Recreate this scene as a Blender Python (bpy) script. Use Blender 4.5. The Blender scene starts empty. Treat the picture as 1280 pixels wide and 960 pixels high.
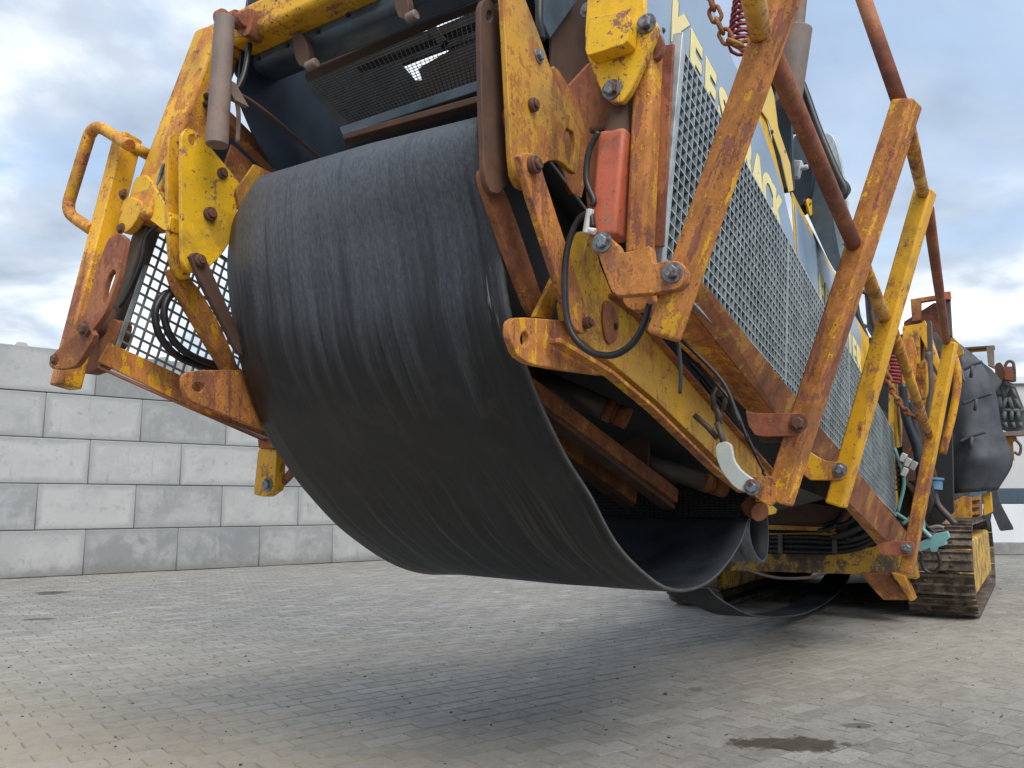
import bpy, bmesh, math, random
import numpy as np
from mathutils import Vector, Matrix, noise
random.seed(7)
S = bpy.context.scene
C = S.collection
rad = math.radians

# ------------------------------------------------------------------ camera
F = 1030.0
TH = math.atan(149 / F)
CT, ST = math.cos(TH), math.sin(TH)
CH = 0.947
cam = bpy.data.cameras.new('camera')
cam.sensor_fit = 'HORIZONTAL'
cam.sensor_width = 36.0
cam.lens = 36.0 * F / 1280
cam.clip_start = 0.05
cam.clip_end = 3000
camo = bpy.data.objects.new('camera', cam)
C.objects.link(camo)
camo.location = (0, 0, CH)
camo.rotation_euler = (rad(90) + TH, 0, 0)
S.camera = camo

# ------------------------------------------------------------------ light
SUN_EL, SUN_AZ = 50, 158          # azimuth clockwise from +Y
W = bpy.data.worlds.new('World')
S.world = W
W.use_nodes = True
nt = W.node_tree
nt.nodes.clear()
N = nt.nodes.new
wo = N('ShaderNodeOutputWorld')
bg = N('ShaderNodeBackground')
sky = N('ShaderNodeTexSky')
sky.sky_type = 'NISHITA'
sky.sun_disc = False
sky.sun_elevation = rad(SUN_EL)
sky.sun_rotation = rad(SUN_AZ)
sky.air_density = 1.0
sky.dust_density = 1.6
tc = N('ShaderNodeTexCoord')
sep = N('ShaderNodeSeparateXYZ')
nt.links.new(tc.outputs['Generated'], sep.inputs[0])
# project the view direction on a cloud deck: xy / (z + k)
zz = N('ShaderNodeMath'); zz.operation = 'ABSOLUTE'
nt.links.new(sep.outputs['Z'], zz.inputs[0])
za = N('ShaderNodeMath'); za.operation = 'ADD'; za.inputs[1].default_value = 0.22
nt.links.new(zz.outputs[0], za.inputs[0])
comb = N('ShaderNodeCombineXYZ')
for i, ax in enumerate('XY'):
    d = N('ShaderNodeMath'); d.operation = 'DIVIDE'
    nt.links.new(sep.outputs[ax], d.inputs[0]); nt.links.new(za.outputs[0], d.inputs[1])
    nt.links.new(d.outputs[0], comb.inputs[i])
mp = N('ShaderNodeMapping')
mp.inputs['Location'].default_value = (3.1, 1.7, 0.4)
mp.inputs['Scale'].default_value = (1.0, 1.25, 1)
nt.links.new(comb.outputs[0], mp.inputs[0])
n1 = N('ShaderNodeTexNoise'); n1.inputs['Scale'].default_value = 1.25; n1.inputs['Detail'].default_value = 9
n1.inputs['Roughness'].default_value = 0.52; n1.inputs['Distortion'].default_value = 0.35
n2 = N('ShaderNodeTexNoise'); n2.inputs['Scale'].default_value = 2.1; n2.inputs['Detail'].default_value = 7
n2.inputs['Roughness'].default_value = 0.5; n2.inputs['Distortion'].default_value = 0.25
nt.links.new(mp.outputs[0], n1.inputs[0])
mp2 = N('ShaderNodeMapping'); mp2.inputs['Location'].default_value = (9.3, -4.1, 2.0)
nt.links.new(comb.outputs[0], mp2.inputs[0]); nt.links.new(mp2.outputs[0], n2.inputs[0])
cov = N('ShaderNodeMapRange'); cov.interpolation_type = 'SMOOTHSTEP'
cov.inputs[1].default_value = 0.30; cov.inputs[2].default_value = 0.55
nt.links.new(n1.outputs[0], cov.inputs[0])
# low haze closes the sky towards the horizon
hz = N('ShaderNodeMapRange'); hz.inputs[1].default_value = 0.0; hz.inputs[2].default_value = 0.30
hz.inputs[3].default_value = 0.75; hz.inputs[4].default_value = 0.0
nt.links.new(zz.outputs[0], hz.inputs[0])
mx = N('ShaderNodeMath'); mx.operation = 'MAXIMUM'
nt.links.new(cov.outputs[0], mx.inputs[0]); nt.links.new(hz.outputs[0], mx.inputs[1])
cr = N('ShaderNodeValToRGB')
cr.color_ramp.elements[0].position = 0.34; cr.color_ramp.elements[0].color = (2.5, 3.1, 4.0, 1)
cr.color_ramp.elements[1].position = 0.66; cr.color_ramp.elements[1].color = (8.8, 9.0, 9.2, 1)
e = cr.color_ramp.elements.new(0.5); e.color = (4.3, 4.9, 5.7, 1)
nt.links.new(n2.outputs[0], cr.inputs[0])
skb = N('ShaderNodeMixRGB'); skb.blend_type = 'MIX'; skb.inputs[0].default_value = 0.55
skb.inputs[2].default_value = (4.6, 6.0, 7.9, 1)
nt.links.new(sky.outputs[0], skb.inputs[1])
mixc = N('ShaderNodeMixRGB')
nt.links.new(mx.outputs[0], mixc.inputs[0]); nt.links.new(skb.outputs[0], mixc.inputs[1]); nt.links.new(cr.outputs[0], mixc.inputs[2])
nt.links.new(mixc.outputs[0], bg.inputs[0])
bg.inputs[1].default_value = 0.1
nt.links.new(bg.outputs[0], wo.inputs[0])

sun = bpy.data.lights.new('sun', 'SUN')
sun.energy = 1.9
sun.angle = rad(40)
sun.color = (1.0, 0.93, 0.82)
suno = bpy.data.objects.new('sun', sun)
C.objects.link(suno)
sd = Vector((math.sin(rad(SUN_AZ)) * math.cos(rad(SUN_EL)), math.cos(rad(SUN_AZ)) * math.cos(rad(SUN_EL)), math.sin(rad(SUN_EL))))
suno.rotation_euler = sd.to_track_quat('Z', 'Y').to_euler()
S.view_settings.view_transform = 'Standard'
S.view_settings.look = 'None'
S.view_settings.exposure = 0.66
S.view_settings.gamma = 1
S.render.engine = 'CYCLES'
S.cycles.max_bounces = 6
S.cycles.transparent_max_bounces = 8

# ------------------------------------------------------------------ machine frame of reference
# a = along the machine (away from the viewer), b = across (towards its right side), z = up
HD = rad(32.07)
Lx, Ly = math.sin(HD), math.cos(HD)
Rx, Ry = math.cos(HD), -math.sin(HD)
OX, OY = -0.489, 2.425
CA = -(OX * Lx + OY * Ly)
CB = -(OX * Rx + OY * Ry)

def ray(u, v):
    x = (u - 640) / F; y = (480 - v) / F
    Y = CT - y * ST
    return x * Lx + Y * Ly, x * Rx + Y * Ry, ST + y * CT

def M(a, b, z):
    return Vector((a, -b, z))

def B(b, *pts):          # points seen at (u, v) lying on the lengthwise plane b
    out = []
    for u, v in pts:
        r = ray(u, v); k = (b - CB) / r[1]
        out.append(M(CA + k * r[0], b, CH + k * r[2]))
    return out

def A(a, *pts):          # points lying on the crosswise plane a
    out = []
    for u, v in pts:
        r = ray(u, v); k = (a - CA) / r[0]
        out.append(M(a, CB + k * r[1], CH + k * r[2]))
    return out

ROOTS = {}
def root(name, label, cat, loc=(0, 0, 0), rz=0, group=None):
    o = bpy.data.objects.new(name, None)
    C.objects.link(o)
    o.location = loc; o.rotation_euler = (0, 0, rz)
    o['label'] = label; o['category'] = cat
    if group: o['group'] = group
    return o

# ------------------------------------------------------------------ materials
class NT:
    def __init__(s, name):
        s.m = bpy.data.materials.new(name); s.m.use_nodes = True
        s.t = s.m.node_tree; s.b = s.t.nodes['Principled BSDF']
    def n(s, typ, **kw):
        x = s.t.nodes.new(typ)
        for k, v in kw.items(): setattr(x, k, v)
        return x
    def l(s, a, b): s.t.links.new(a, b)
    def coord(s, kind='Object', scale=(1, 1, 1), rnd=True):
        tc = s.n('ShaderNodeTexCoord'); mp = s.n('ShaderNodeMapping')
        mp.inputs['Scale'].default_value = scale
        s.l(tc.outputs[kind], mp.inputs[0])
        if rnd:
            oi = s.n('ShaderNodeObjectInfo'); v = s.n('ShaderNodeVectorMath', operation='SCALE')
            v.inputs[0].default_value = (37.1, 91.7, 53.3)
            s.l(oi.outputs['Random'], v.inputs['Scale'])
            s.l(v.outputs[0], mp.inputs['Location'])
        return mp.outputs[0]
    def noise(s, vec, scale, detail=5, rough=.55, dist=0):
        x = s.n('ShaderNodeTexNoise'); x.inputs['Scale'].default_value = scale
        x.inputs['Detail'].default_value = detail; x.inputs['Roughness'].default_value = rough
        x.inputs['Distortion'].default_value = dist
        s.l(vec, x.inputs['Vector']); return x.outputs[0]
    def rng(s, v, a, b, c=0, d=1, smooth=True):
        x = s.n('ShaderNodeMapRange')
        if smooth: x.interpolation_type = 'SMOOTHSTEP'
        for i, k in enumerate((a, b, c, d)): x.inputs[i + 1].default_value = k
        s.l(v, x.inputs[0]); return x.outputs[0]
    def mix(s, f, a, b, mode='MIX'):
        x = s.n('ShaderNodeMixRGB', blend_type=mode)
        for i, k in enumerate((f, a, b)):
            if hasattr(k, 'is_linked') or hasattr(k, 'links'): s.l(k, x.inputs[i])
            elif isinstance(k, (int, float)): x.inputs[i].default_value = k
            else: x.inputs[i].default_value = (*k, 1)
        return x.outputs[0]
    def math(s, op, a, b=0.0):
        x = s.n('ShaderNodeMath', operation=op)
        for i, k in enumerate((a, b)):
            if isinstance(k, (int, float)): x.inputs[i].default_value = k
            else: s.l(k, x.inputs[i])
        return x.outputs[0]
    def bump(s, h, strength, dist=.002):
        x = s.n('ShaderNodeBump'); x.inputs['Strength'].default_value = strength
        x.inputs['Distance'].default_value = dist
        s.l(h, x.inputs['Height']); s.l(x.outputs[0], s.b.inputs['Normal'])
    def out(s, col, rough=.6, metal=0., spec=.5):
        if hasattr(col, 'links'): s.l(col, s.b.inputs['Base Color'])
        else: s.b.inputs['Base Color'].default_value = (*col, 1)
        if hasattr(rough, 'links'): s.l(rough, s.b.inputs['Roughness'])
        else: s.b.inputs['Roughness'].default_value = rough
        if hasattr(metal, 'links'): s.l(metal, s.b.inputs['Metallic'])
        else: s.b.inputs['Metallic'].default_value = metal
        s.b.inputs['Specular IOR Level'].default_value = spec
        return s.m

YEL = (0.76, 0.40, 0.014)
def rusty(name, paint=YEL, stain=(0.38, 0.165, 0.055), rust=(0.115, 0.045, 0.022), st=.5, ru=.6, streak=.35, rough=.5, grad=0., mid0=0.):
    """st / ru: noise level above which the paint is stained / rusted through (lower = more rust)."""
    k = NT(name)
    c = k.coord(); cs = k.coord(scale=(9, 9, 1.3))
    big = k.noise(c, 5.5, 8, .64, .5); mid = k.noise(c, 21, 7, .68, .4); fine = k.noise(c, 130, 4, .7)
    stk = k.noise(cs, 2.6, 8, .66, .3)
    def term(x, w): return k.math('MULTIPLY', k.math('SUBTRACT', x, .5), w)
    v = k.math('ADD', k.math('ADD', term(big, 1.7 * (1 - streak)), term(stk, 1.9 * streak)), k.math('ADD', term(mid, .75), k.math('ADD', term(fine, .30), .5)))
    if grad:
        tg = k.n('ShaderNodeTexCoord'); sg = k.n('ShaderNodeSeparateXYZ'); k.l(tg.outputs['Object'], sg.inputs[0])
        gz = k.rng(sg.outputs['Z'], mid0 - .12, mid0 + .12, -.5, .5)
        v = k.math('ADD', v, k.math('MULTIPLY', gz, grad))
    fl = k.math('MULTIPLY', k.rng(k.noise(c, 75, 5, .65), .53, .56), k.rng(big, .50, .60))
    s1 = k.rng(k.math('SUBTRACT', v, k.math('MULTIPLY', fl, .07)), st - .05, st + .03)
    s2 = k.rng(v, ru - .012, ru + .018)
    spots = k.rng(k.noise(c, 60, 5, .6), .635, .655)
    bv = k.n('ShaderNodeBevel'); bv.samples = 3; bv.inputs['Radius'].default_value = .012
    ge = k.n('ShaderNodeNewGeometry'); dt = k.n('ShaderNodeVectorMath', operation='DOT_PRODUCT')
    k.l(bv.outputs[0], dt.inputs[0]); k.l(ge.outputs['True Normal'], dt.inputs[1])
    ed = k.math('MULTIPLY', k.rng(dt.outputs['Value'], .99, .80), k.rng(mid, .42, .58))
    s1 = k.math('MAXIMUM', s1, k.math('MULTIPLY', ed, .85))
    s2 = k.math('MAXIMUM', s2, k.math('MULTIPLY', k.rng(dt.outputs['Value'], .93, .75), k.rng(k.math('ADD', mid, k.math('MULTIPLY', fine, .5)), .78, .84)))
    tone = k.noise(c, 3.3, 4, .6)
    p = k.mix(k.rng(tone, .3, .7), tuple(x * .82 for x in paint), tuple(min(1, x * 1.12) for x in paint))
    p = k.mix(k.rng(fine, .45, .75, 0, .4), p, tuple(x * .6 for x in paint))
    sc = k.mix(k.rng(mid, .35, .65), tuple(x * .72 for x in stain), tuple(min(1, x * 1.25) for x in stain))
    sc = k.mix(k.rng(fine, .5, .8, 0, .5), sc, tuple(x * .45 for x in stain))
    rc = k.mix(k.rng(mid, .35, .7), rust, tuple(min(1, x * 2.1) for x in rust))
    col = k.mix(s1, p, sc)
    col = k.mix(k.rng(k.noise(c, 3.1, 9, .72, .3), .50, .66, 0, .45), col, (.095, .060, .038))
    col = k.mix(k.math('MAXIMUM', s2, spots), col, rc)
    k.bump(k.math('ADD', k.math('MULTIPLY', k.math('MAXIMUM', s2, spots), -.5), k.math('MULTIPLY', fine, .6)), .55, .0018)
    r = k.rng(s1, 0, 1, rough, .78)
    return k.out(col, r)

def plain(name, col, rough=.6, metal=0., var=.25, scale=8, fine=90, bump=.2, dirt=None, da=.55, db=.75):
    k = NT(name); c = k.coord()
    a = k.noise(c, scale, 6, .6, .2); f = k.noise(c, fine, 4, .65)
    x = k.mix(k.rng(a, .3, .7), tuple(v * (1 - var) for v in col), tuple(min(1, v * (1 + var)) for v in col))
    x = k.mix(k.rng(f, .4, .8, 0, var), x, tuple(v * .5 for v in col))
    if dirt:
        d = k.noise(k.coord(scale=(1, 1, .5)), scale * .7, 8, .68, .5)
        x = k.mix(k.rng(d, da, db), x, dirt)
    k.bump(f, bump, .0015)
    return k.out(x, k.rng(a, .3, .7, rough * .85, min(1, rough * 1.12)), metal)

mt = {}
mt['yellow'] = rusty('yellow_paint', st=.62, ru=.72)
mt['yellow_bright'] = rusty('bright_yellow_paint', paint=(.84, .49, .010), st=.66, ru=.675, stain=(.30, .13, .07), rust=(.16, .075, .055))
mt['worn'] = rusty('worn_yellow_paint', st=.50, ru=.66, stain=(.50, .20, .042))
mt['orange'] = rusty('rust_stained_paint', st=.385, ru=.60, stain=(.49, .190, .045), rust=(.155, .058, .032), streak=.55)
mt['rust'] = rusty('rusted_steel', paint=(.45, .22, .04), stain=(.30, .105, .035), st=.38, ru=.53, rust=(.14, .05, .022), rough=.65, streak=.12)
mt['redrust'] = rusty('red_brown_rust', paint=(.36, .14, .06), stain=(.27, .085, .04), st=.45, ru=.58, rust=(.15, .055, .035), rough=.7)
mt['brown'] = plain('dark_brown_rust', (.085, .045, .03), .8, dirt=(.2, .09, .04), da=.5, db=.8)
mt['worn_low'] = rusty('yellow_rusting_towards_foot', st=.53, ru=.68, stain=(.47, .19, .045), rust=(.17, .062, .03), streak=.5, grad=-.24, mid0=.0)
mt['worn_high'] = rusty('rust_with_yellow_foot', st=.42, ru=.62, stain=(.47, .195, .05), rust=(.17, .062, .03), streak=.55, grad=-.0, mid0=-.35)
mt['gold'] = rusty('ochre_plate', paint=(.52, .27, .02), stain=(.36, .15, .03), st=.52, ru=.64, rust=(.15, .06, .022))
mt['armyel'] = rusty('ochre_yellow_arm', paint=(.60, .33, .02), st=.56, ru=.70, stain=(.42, .19, .04))
mt['mud'] = rusty('mud_crusted_yellow', paint=(.52, .29, .02), st=.50, ru=.60, stain=(.16, .115, .07), rust=(.06, .045, .032), streak=.1)
mt['mudy'] = rusty('muddy_track_frame', paint=(.66, .38, .02), st=.54, ru=.66, stain=(.20, .14, .08), rust=(.09, .06, .04), streak=.3)
mt['red'] = rusty('red_paint', paint=(.50, .12, .06), stain=(.36, .14, .08), st=.56, ru=.66, rust=(.16, .06, .04))
mt['blueblack'] = plain('blue_black_paint', (.014, .023, .037), .45, dirt=(.09, .08, .07), da=.55, db=.8)
mt['slate'] = plain('slate_painted_steel', (.055, .080, .10), .42, dirt=(.2, .18, .15), da=.55, db=.75)
mt['dark'] = plain('soot_black_steel', (.012, .013, .015), .75, dirt=(.03, .028, .025))  # black steel, also standing in for darkness under and inside the machine
mt['browndark'] = plain('sooty_rust', (.032, .021, .016), .85, dirt=(.07, .04, .025), da=.55, db=.8)  # brown rust darkened to carry the shade inside the hopper
mt['sootb'] = plain('brown_black_lining', (.016, .010, .007), .9, dirt=(.03, .02, .012))  # brown hopper plates, interior shade put into the colour
mt['soot'] = plain('black_rubber_lining', (.0045, .005, .006), .9, dirt=(.010, .009, .009))  # near black that paints the shade inside the hopper
mt['hose'] = plain('black_hose', (.014, .014, .016), .42, scale=30, bump=.1, dirt=(.06, .058, .055))
mt['galv'] = plain('galvanised_steel', (.48, .54, .56), .45, .35, scale=18, dirt=(.25, .24, .22))
mt['galvdeep'] = plain('grating_bar_sides', (.22, .26, .28), .55, .3, scale=10, var=.35)  # galvanised copy darkened so bar sides hold the shade inside the cells
mt['panel'] = plain('pale_blue_panel', (.27, .37, .49), .33, scale=3, fine=40, var=.1, bump=.05, dirt=(.33, .38, .44), da=.6, db=.85)
mt['letter'] = plain('pale_yellow_letter', (.83, .72, .33), .5, var=.06)
mt['letter_y'] = plain('cream_yellow_skin', (.74, .52, .10), .45, var=.06)
mt['letter_edge'] = plain('black_letter_shadow', (.015, .02, .03), .5)
mt['bolt'] = plain('zinc_bolt', (.20, .225, .25), .5, .35, scale=60, var=.4, dirt=(.12, .06, .035), da=.50, db=.62)
mt['rustbolt'] = plain('rusty_bolt', (.12, .055, .035), .75, scale=60, dirt=(.26, .11, .05))
mt['pipe'] = plain('grey_brown_pipe', (.22, .155, .125), .68, scale=9, dirt=(.17, .18, .19), da=.45, db=.75)
mt['steel'] = plain('worn_dark_steel', (.10, .085, .075), .6, .3, dirt=(.22, .13, .08))
mt['handle'] = plain('light_grey_paint', (.50, .56, .54), .5, var=.08, dirt=(.28, .22, .16), da=.62, db=.8)
mt['teal'] = plain('teal_plastic', (.16, .36, .36), .5, var=.12)
mt['white'] = plain('white_plastic', (.62, .63, .62), .5)
mt['redhose'] = plain('red_plastic_coil', (.23, .03, .032), .55)
mt['rubber'] = plain('curtain_rubber', (.060, .068, .084), .66, scale=4, var=.3, dirt=(.13, .14, .155), da=.5, db=.85)
mt['greyrub'] = plain('dusty_rubber', (.11, .12, .125), .75, scale=6, dirt=(.2, .2, .2))

# tracks: brown steel with caked dust
k = NT('track_steel'); c = k.coord()
a_ = k.noise(c, 9, 8, .65, .4)
x_ = k.mix(k.rng(a_, .42, .62), (.065, .050, .040), (.19, .15, .11))
x_ = k.mix(k.rng(k.noise(c, 40, 5), .5, .75), x_, (.05, .035, .03))
k.bump(a_, .4, .004); mt['track'] = k.out(x_, .72, .15)

# conveyor rubber: wear runs lengthwise (uv: u across, v along)
k = NT('belt_rubber')
tcn = k.n('ShaderNodeTexCoord')
def uvn(sx, sy, sc, det=6, r=.6, dist=.0):
    m_ = k.n('ShaderNodeMapping'); m_.inputs['Scale'].default_value = (sx, sy, 1)
    k.l(tcn.outputs['UV'], m_.inputs[0]); return k.noise(m_.outputs[0], sc, det, r, dist)
s_fine = uvn(60, 1.6, 1, 6, .62, .15); s_mid = uvn(11, .9, 1.3, 7, .6, .5); s_big = uvn(2.2, 1.4, 1.2, 7, .6, .7); grain = uvn(90, 90, 1.5, 4, .7)
sepu = k.n('ShaderNodeSeparateXYZ'); k.l(tcn.outputs['UV'], sepu.inputs[0])
vy = sepu.outputs['Y']
patch = uvn(6.5, 1.1, 1.0, 9, .64, .15); run = uvn(16, .7, 1.2, 9, .68, .08); hair = uvn(80, 2.2, 1.0, 6, .68, .05)
grainy = uvn(95, 45, 1.0, 6, .78, .3)
col = k.mix(k.rng(patch, .40, .62), (.0055, .0062, .008), (.016, .0175, .021))
col = k.mix(k.rng(hair, .52, .70, 0, .22), col, (.038, .040, .045))
# dusted stretch near the drum, sky sheen put into its colour, wearing off in runs
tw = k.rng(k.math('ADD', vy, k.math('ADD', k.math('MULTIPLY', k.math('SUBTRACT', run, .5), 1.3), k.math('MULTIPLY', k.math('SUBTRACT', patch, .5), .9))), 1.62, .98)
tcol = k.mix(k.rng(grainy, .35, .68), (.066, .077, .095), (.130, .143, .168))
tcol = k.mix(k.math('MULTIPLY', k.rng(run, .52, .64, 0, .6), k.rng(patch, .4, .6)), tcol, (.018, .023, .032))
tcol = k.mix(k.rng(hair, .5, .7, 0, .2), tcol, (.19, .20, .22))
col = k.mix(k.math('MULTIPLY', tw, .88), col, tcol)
# brown caked middle
bm_ = k.math('MULTIPLY', k.rng(uvn(7, 5.5, 1.0, 9, .72, .3), .49, .60), k.rng(k.math('ABSOLUTE', k.math('SUBTRACT', vy, 1.75)), .5, .1))
col = k.mix(k.math('MULTIPLY', bm_, .4), col, (.040, .034, .033))
# scuffed streaks on the bottom of the loop
wear = k.math('MULTIPLY', k.rng(vy, 1.75, 2.35), k.rng(uvn(30, .7, 1.0, 9, .7, .1), .52, .64))
col = k.mix(k.math('MULTIPLY', wear, .42), col, (.105, .104, .10))
wear2 = k.math('MULTIPLY', k.rng(vy, 1.6, 2.5), k.rng(patch, .45, .65))
col = k.mix(k.math('MULTIPLY', wear2, .18), col, (.07, .066, .06))
col = k.mix(k.rng(grain, .45, .8, 0, .35), col, (.02, .021, .024))
scr = uvn(9, 3, 1.0, 2, .5, 4.0)
col = k.mix(k.math('MULTIPLY', k.rng(k.math('ABSOLUTE', k.math('SUBTRACT', scr, .5)), .0035, .0, 0, .7), k.rng(s_big, .52, .56)), col, (.010, .011, .013))
k.bump(k.math('ADD', k.math('MULTIPLY', grain, .35), k.math('ADD', k.math('MULTIPLY', hair, .5), k.math('MULTIPLY', patch, .8))), .35, .002)
ue = k.math('ABSOLUTE', k.math('SUBTRACT', k.math('ABSOLUTE', k.math('ADD', sepu.outputs['X'], .005)), .555))
scuff = k.math('MULTIPLY', k.rng(ue, .022, .008), k.math('MULTIPLY', k.rng(k.math('ABSOLUTE', k.math('SUBTRACT', vy, 1.36)), .09, .04), k.rng(uvn(150, 9, 1.0, 3, .6), .56, .62)))
col = k.mix(k.math('MULTIPLY', scuff, .8), col, (.30, .29, .26))
rimw = k.math('MULTIPLY', k.rng(k.math('ABSOLUTE', sepu.outputs['X']), .585, .600), .35)
col = k.mix(rimw, col, (.10, .10, .10))
mt['belt'] = k.out(col, k.rng(patch, .3, .7, .40, .60), 0, .42)
mt['belt_inner'] = plain('belt_inner_face', (.013, .018, .024), .68, scale=5, var=.4, dirt=(.034, .040, .046), da=.5, db=.8)
mt['belt_edge'] = plain('belt_cut_edge', (.085, .085, .083), .8, scale=20)

# ------------------------------------------------------------------ mesh helpers
def link(name, bm, mat, parent, label=None, bevel=0., smooth=False, seg=2, centre=True, recalc=True):
    if recalc: bmesh.ops.recalc_face_normals(bm, faces=bm.faces)
    me = bpy.data.meshes.new(name)
    off = Vector((0, 0, 0))
    if centre and bm.verts:
        mn = Vector([min(v.co[i] for v in bm.verts) for i in range(3)]); mxv = Vector([max(v.co[i] for v in bm.verts) for i in range(3)])
        off = (mn + mxv) / 2
        bmesh.ops.translate(bm, verts=bm.verts, vec=-off)
    bm.to_mesh(me); bm.free()
    for mm in (mat if isinstance(mat, (list, tuple)) else [mat]): me.materials.append(mm)
    o = bpy.data.objects.new(name, me); C.objects.link(o)
    o.location = off
    if smooth:
        for p in me.polygons: p.use_smooth = True
    if bevel:
        b = o.modifiers.new('bevel', 'BEVEL'); b.width = bevel; b.segments = seg; b.limit_method = 'ANGLE'; b.angle_limit = rad(40)
        for p in me.polygons: p.use_smooth = True
        me.set_sharp_from_angle(angle=rad(38)) if hasattr(me, 'set_sharp_from_angle') else None
    if parent:
        o.parent = parent
        if parent.type == 'MESH': o.location = off - parent.location
    if label: o['label'] = label
    return o

def rc(pts, n=1, f=.22):
    for _ in range(n):
        q = []
        for i in range(len(pts)):
            p0, p1 = Vector(pts[i]), Vector(pts[(i + 1) % len(pts)])
            q += [tuple(p0.lerp(p1, f)), tuple(p0.lerp(p1, 1 - f))]
        pts = q
    return pts

def add_prism(bm, pts, vec, holes=()):
    es = []; vs0 = []
    for loop in [pts] + list(holes):
        vs = [bm.verts.new(p) for p in loop]; vs0 += vs
        es += [bm.edges.new((vs[i], vs[(i + 1) % len(vs)])) for i in range(len(vs))]
    if holes:
        r = bmesh.ops.triangle_fill(bm, use_beauty=True, edges=es)
        fs = [g for g in r['geom'] if isinstance(g, bmesh.types.BMFace)]
    else:
        fs = [bm.faces.new(vs0)]
    r = bmesh.ops.extrude_face_region(bm, geom=fs)
    nv = [g for g in r['geom'] if isinstance(g, bmesh.types.BMVert)]
    bmesh.ops.translate(bm, verts=nv, vec=vec)
    return bm

def plate(name, pts, vec, mat, parent, holes=(), bevel=.0025, label=None):
    bm = bmesh.new(); add_prism(bm, pts, Vector(vec), holes)
    return link(name, bm, mat, parent, label, bevel)

IN_B = lambda t: (0, t, 0)       # extrude away from the viewer on a lengthwise plane
IN_A = lambda t: (t, 0, 0)

def pB(name, b, px, t, mat, parent, round_=0, holes=(), **kw):
    p = rc(px, round_) if round_ else px
    return plate(name, B(b, *p), IN_B(t), mat, parent, [B(b, *h) for h in holes], **kw)

def pA(name, a, px, t, mat, parent, round_=0, holes=(), **kw):
    p = rc(px, round_) if round_ else px
    return plate(name, A(a, *p), IN_A(t), mat, parent, [A(a, *h) for h in holes], **kw)

def oval(u, v, ru, rv, n=12, tilt=0):
    c_, s_ = math.cos(tilt), math.sin(tilt)
    return [(u + ru * math.cos(t) * c_ - rv * math.sin(t) * s_, v + ru * math.cos(t) * s_ + rv * math.sin(t) * c_) for t in [2 * math.pi * i / n for i in range(n)]]

def frame_of(d):
    d = d.normalized()
    r = Vector((0, 0, 1)) if abs(d.z) < .95 else Vector((0, 1, 0))
    x = d.cross(r).normalized(); return x, d.cross(x).normalized()

def add_cyl(bm, p0, p1, r0, r1=None, n=20, cap=True):
    r1 = r0 if r1 is None else r1
    p0, p1 = Vector(p0), Vector(p1)
    x, y = frame_of(p1 - p0)
    ra, rb = [], []
    for i in range(n):
        t = 2 * math.pi * i / n; q = x * math.cos(t) + y * math.sin(t)
        ra.append(bm.verts.new(p0 + q * r0)); rb.append(bm.verts.new(p1 + q * r1))
    for i in range(n):
        f = bm.faces.new((ra[i], ra[(i + 1) % n], rb[(i + 1) % n], rb[i])); f.smooth = True
    if cap:
        bm.faces.new(ra[::-1]); bm.faces.new(rb)

def add_box(bm, p0, p1, x, y, hx, hy):
    """box along p0->p1 with half sizes hx, hy on axes x, y"""
    vs = []
    for p in (p0, p1):
        for sx, sy in ((-1, -1), (1, -1), (1, 1), (-1, 1)):
            vs.append(bm.verts.new(p + x * hx * sx + y * hy * sy))
    for q in ((0, 1, 2, 3), (7, 6, 5, 4), (0, 4, 5, 1), (1, 5, 6, 2), (2, 6, 7, 3), (3, 7, 4, 0)):
        bm.faces.new([vs[i] for i in q])

def bar(name, p0, p1, w, d, mat, parent, across=Vector((0, 1, 0)), bevel=.006, label=None, seg=3, dent=0):
    """section bar: w along `across`, d perpendicular to it"""
    p0, p1 = Vector(p0), Vector(p1)
    t = (p1 - p0).normalized()
    x = (across - t * across.dot(t)).normalized(); y = t.cross(x).normalized()
    L_ = (p1 - p0).length
    bm = bmesh.new(); X3, Y3, Z3 = Vector((1, 0, 0)), Vector((0, 1, 0)), Vector((0, 0, 1)); nseg = 1
    add_box(bm, Z3 * (-L_ / 2), Z3 * (L_ / 2), X3, Y3, w / 2, d / 2)
    if dent:
        bmesh.ops.subdivide_edges(bm, edges=[e for e in bm.edges if abs((e.verts[0].co - e.verts[1].co).z) > .01], cuts=14, use_grid_fill=True)
        for v in bm.verts: v.co += Vector((noise.noise(v.co * 9), noise.noise(v.co * 9 + Vector((5, 5, 5))), 0)) * dent
    o = link(name, bm, mat, parent, label, bevel, seg=seg, centre=False)
    m4 = Matrix(((x.x, y.x, t.x), (x.y, y.y, t.y), (x.z, y.z, t.z))).to_4x4(); m4.translation = (p0 + p1) / 2
    o.matrix_local = m4
    return o

def smooth_path(pts, n=8):
    P = [Vector(p) for p in pts]
    if len(P) < 3: return P
    Q = [P[0] * 2 - P[1]] + P + [P[-1] * 2 - P[-2]]
    out = []
    for i in range(1, len(Q) - 2):
        p0, p1, p2, p3 = Q[i - 1:i + 3]
        for j in range(n):
            t = j / n
            out.append(.5 * ((2 * p1) + (p2 - p0) * t + (2 * p0 - 5 * p1 + 4 * p2 - p3) * t * t + (3 * p1 - p0 - 3 * p2 + p3) * t ** 3))
    out.append(P[-1]); return out

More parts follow.
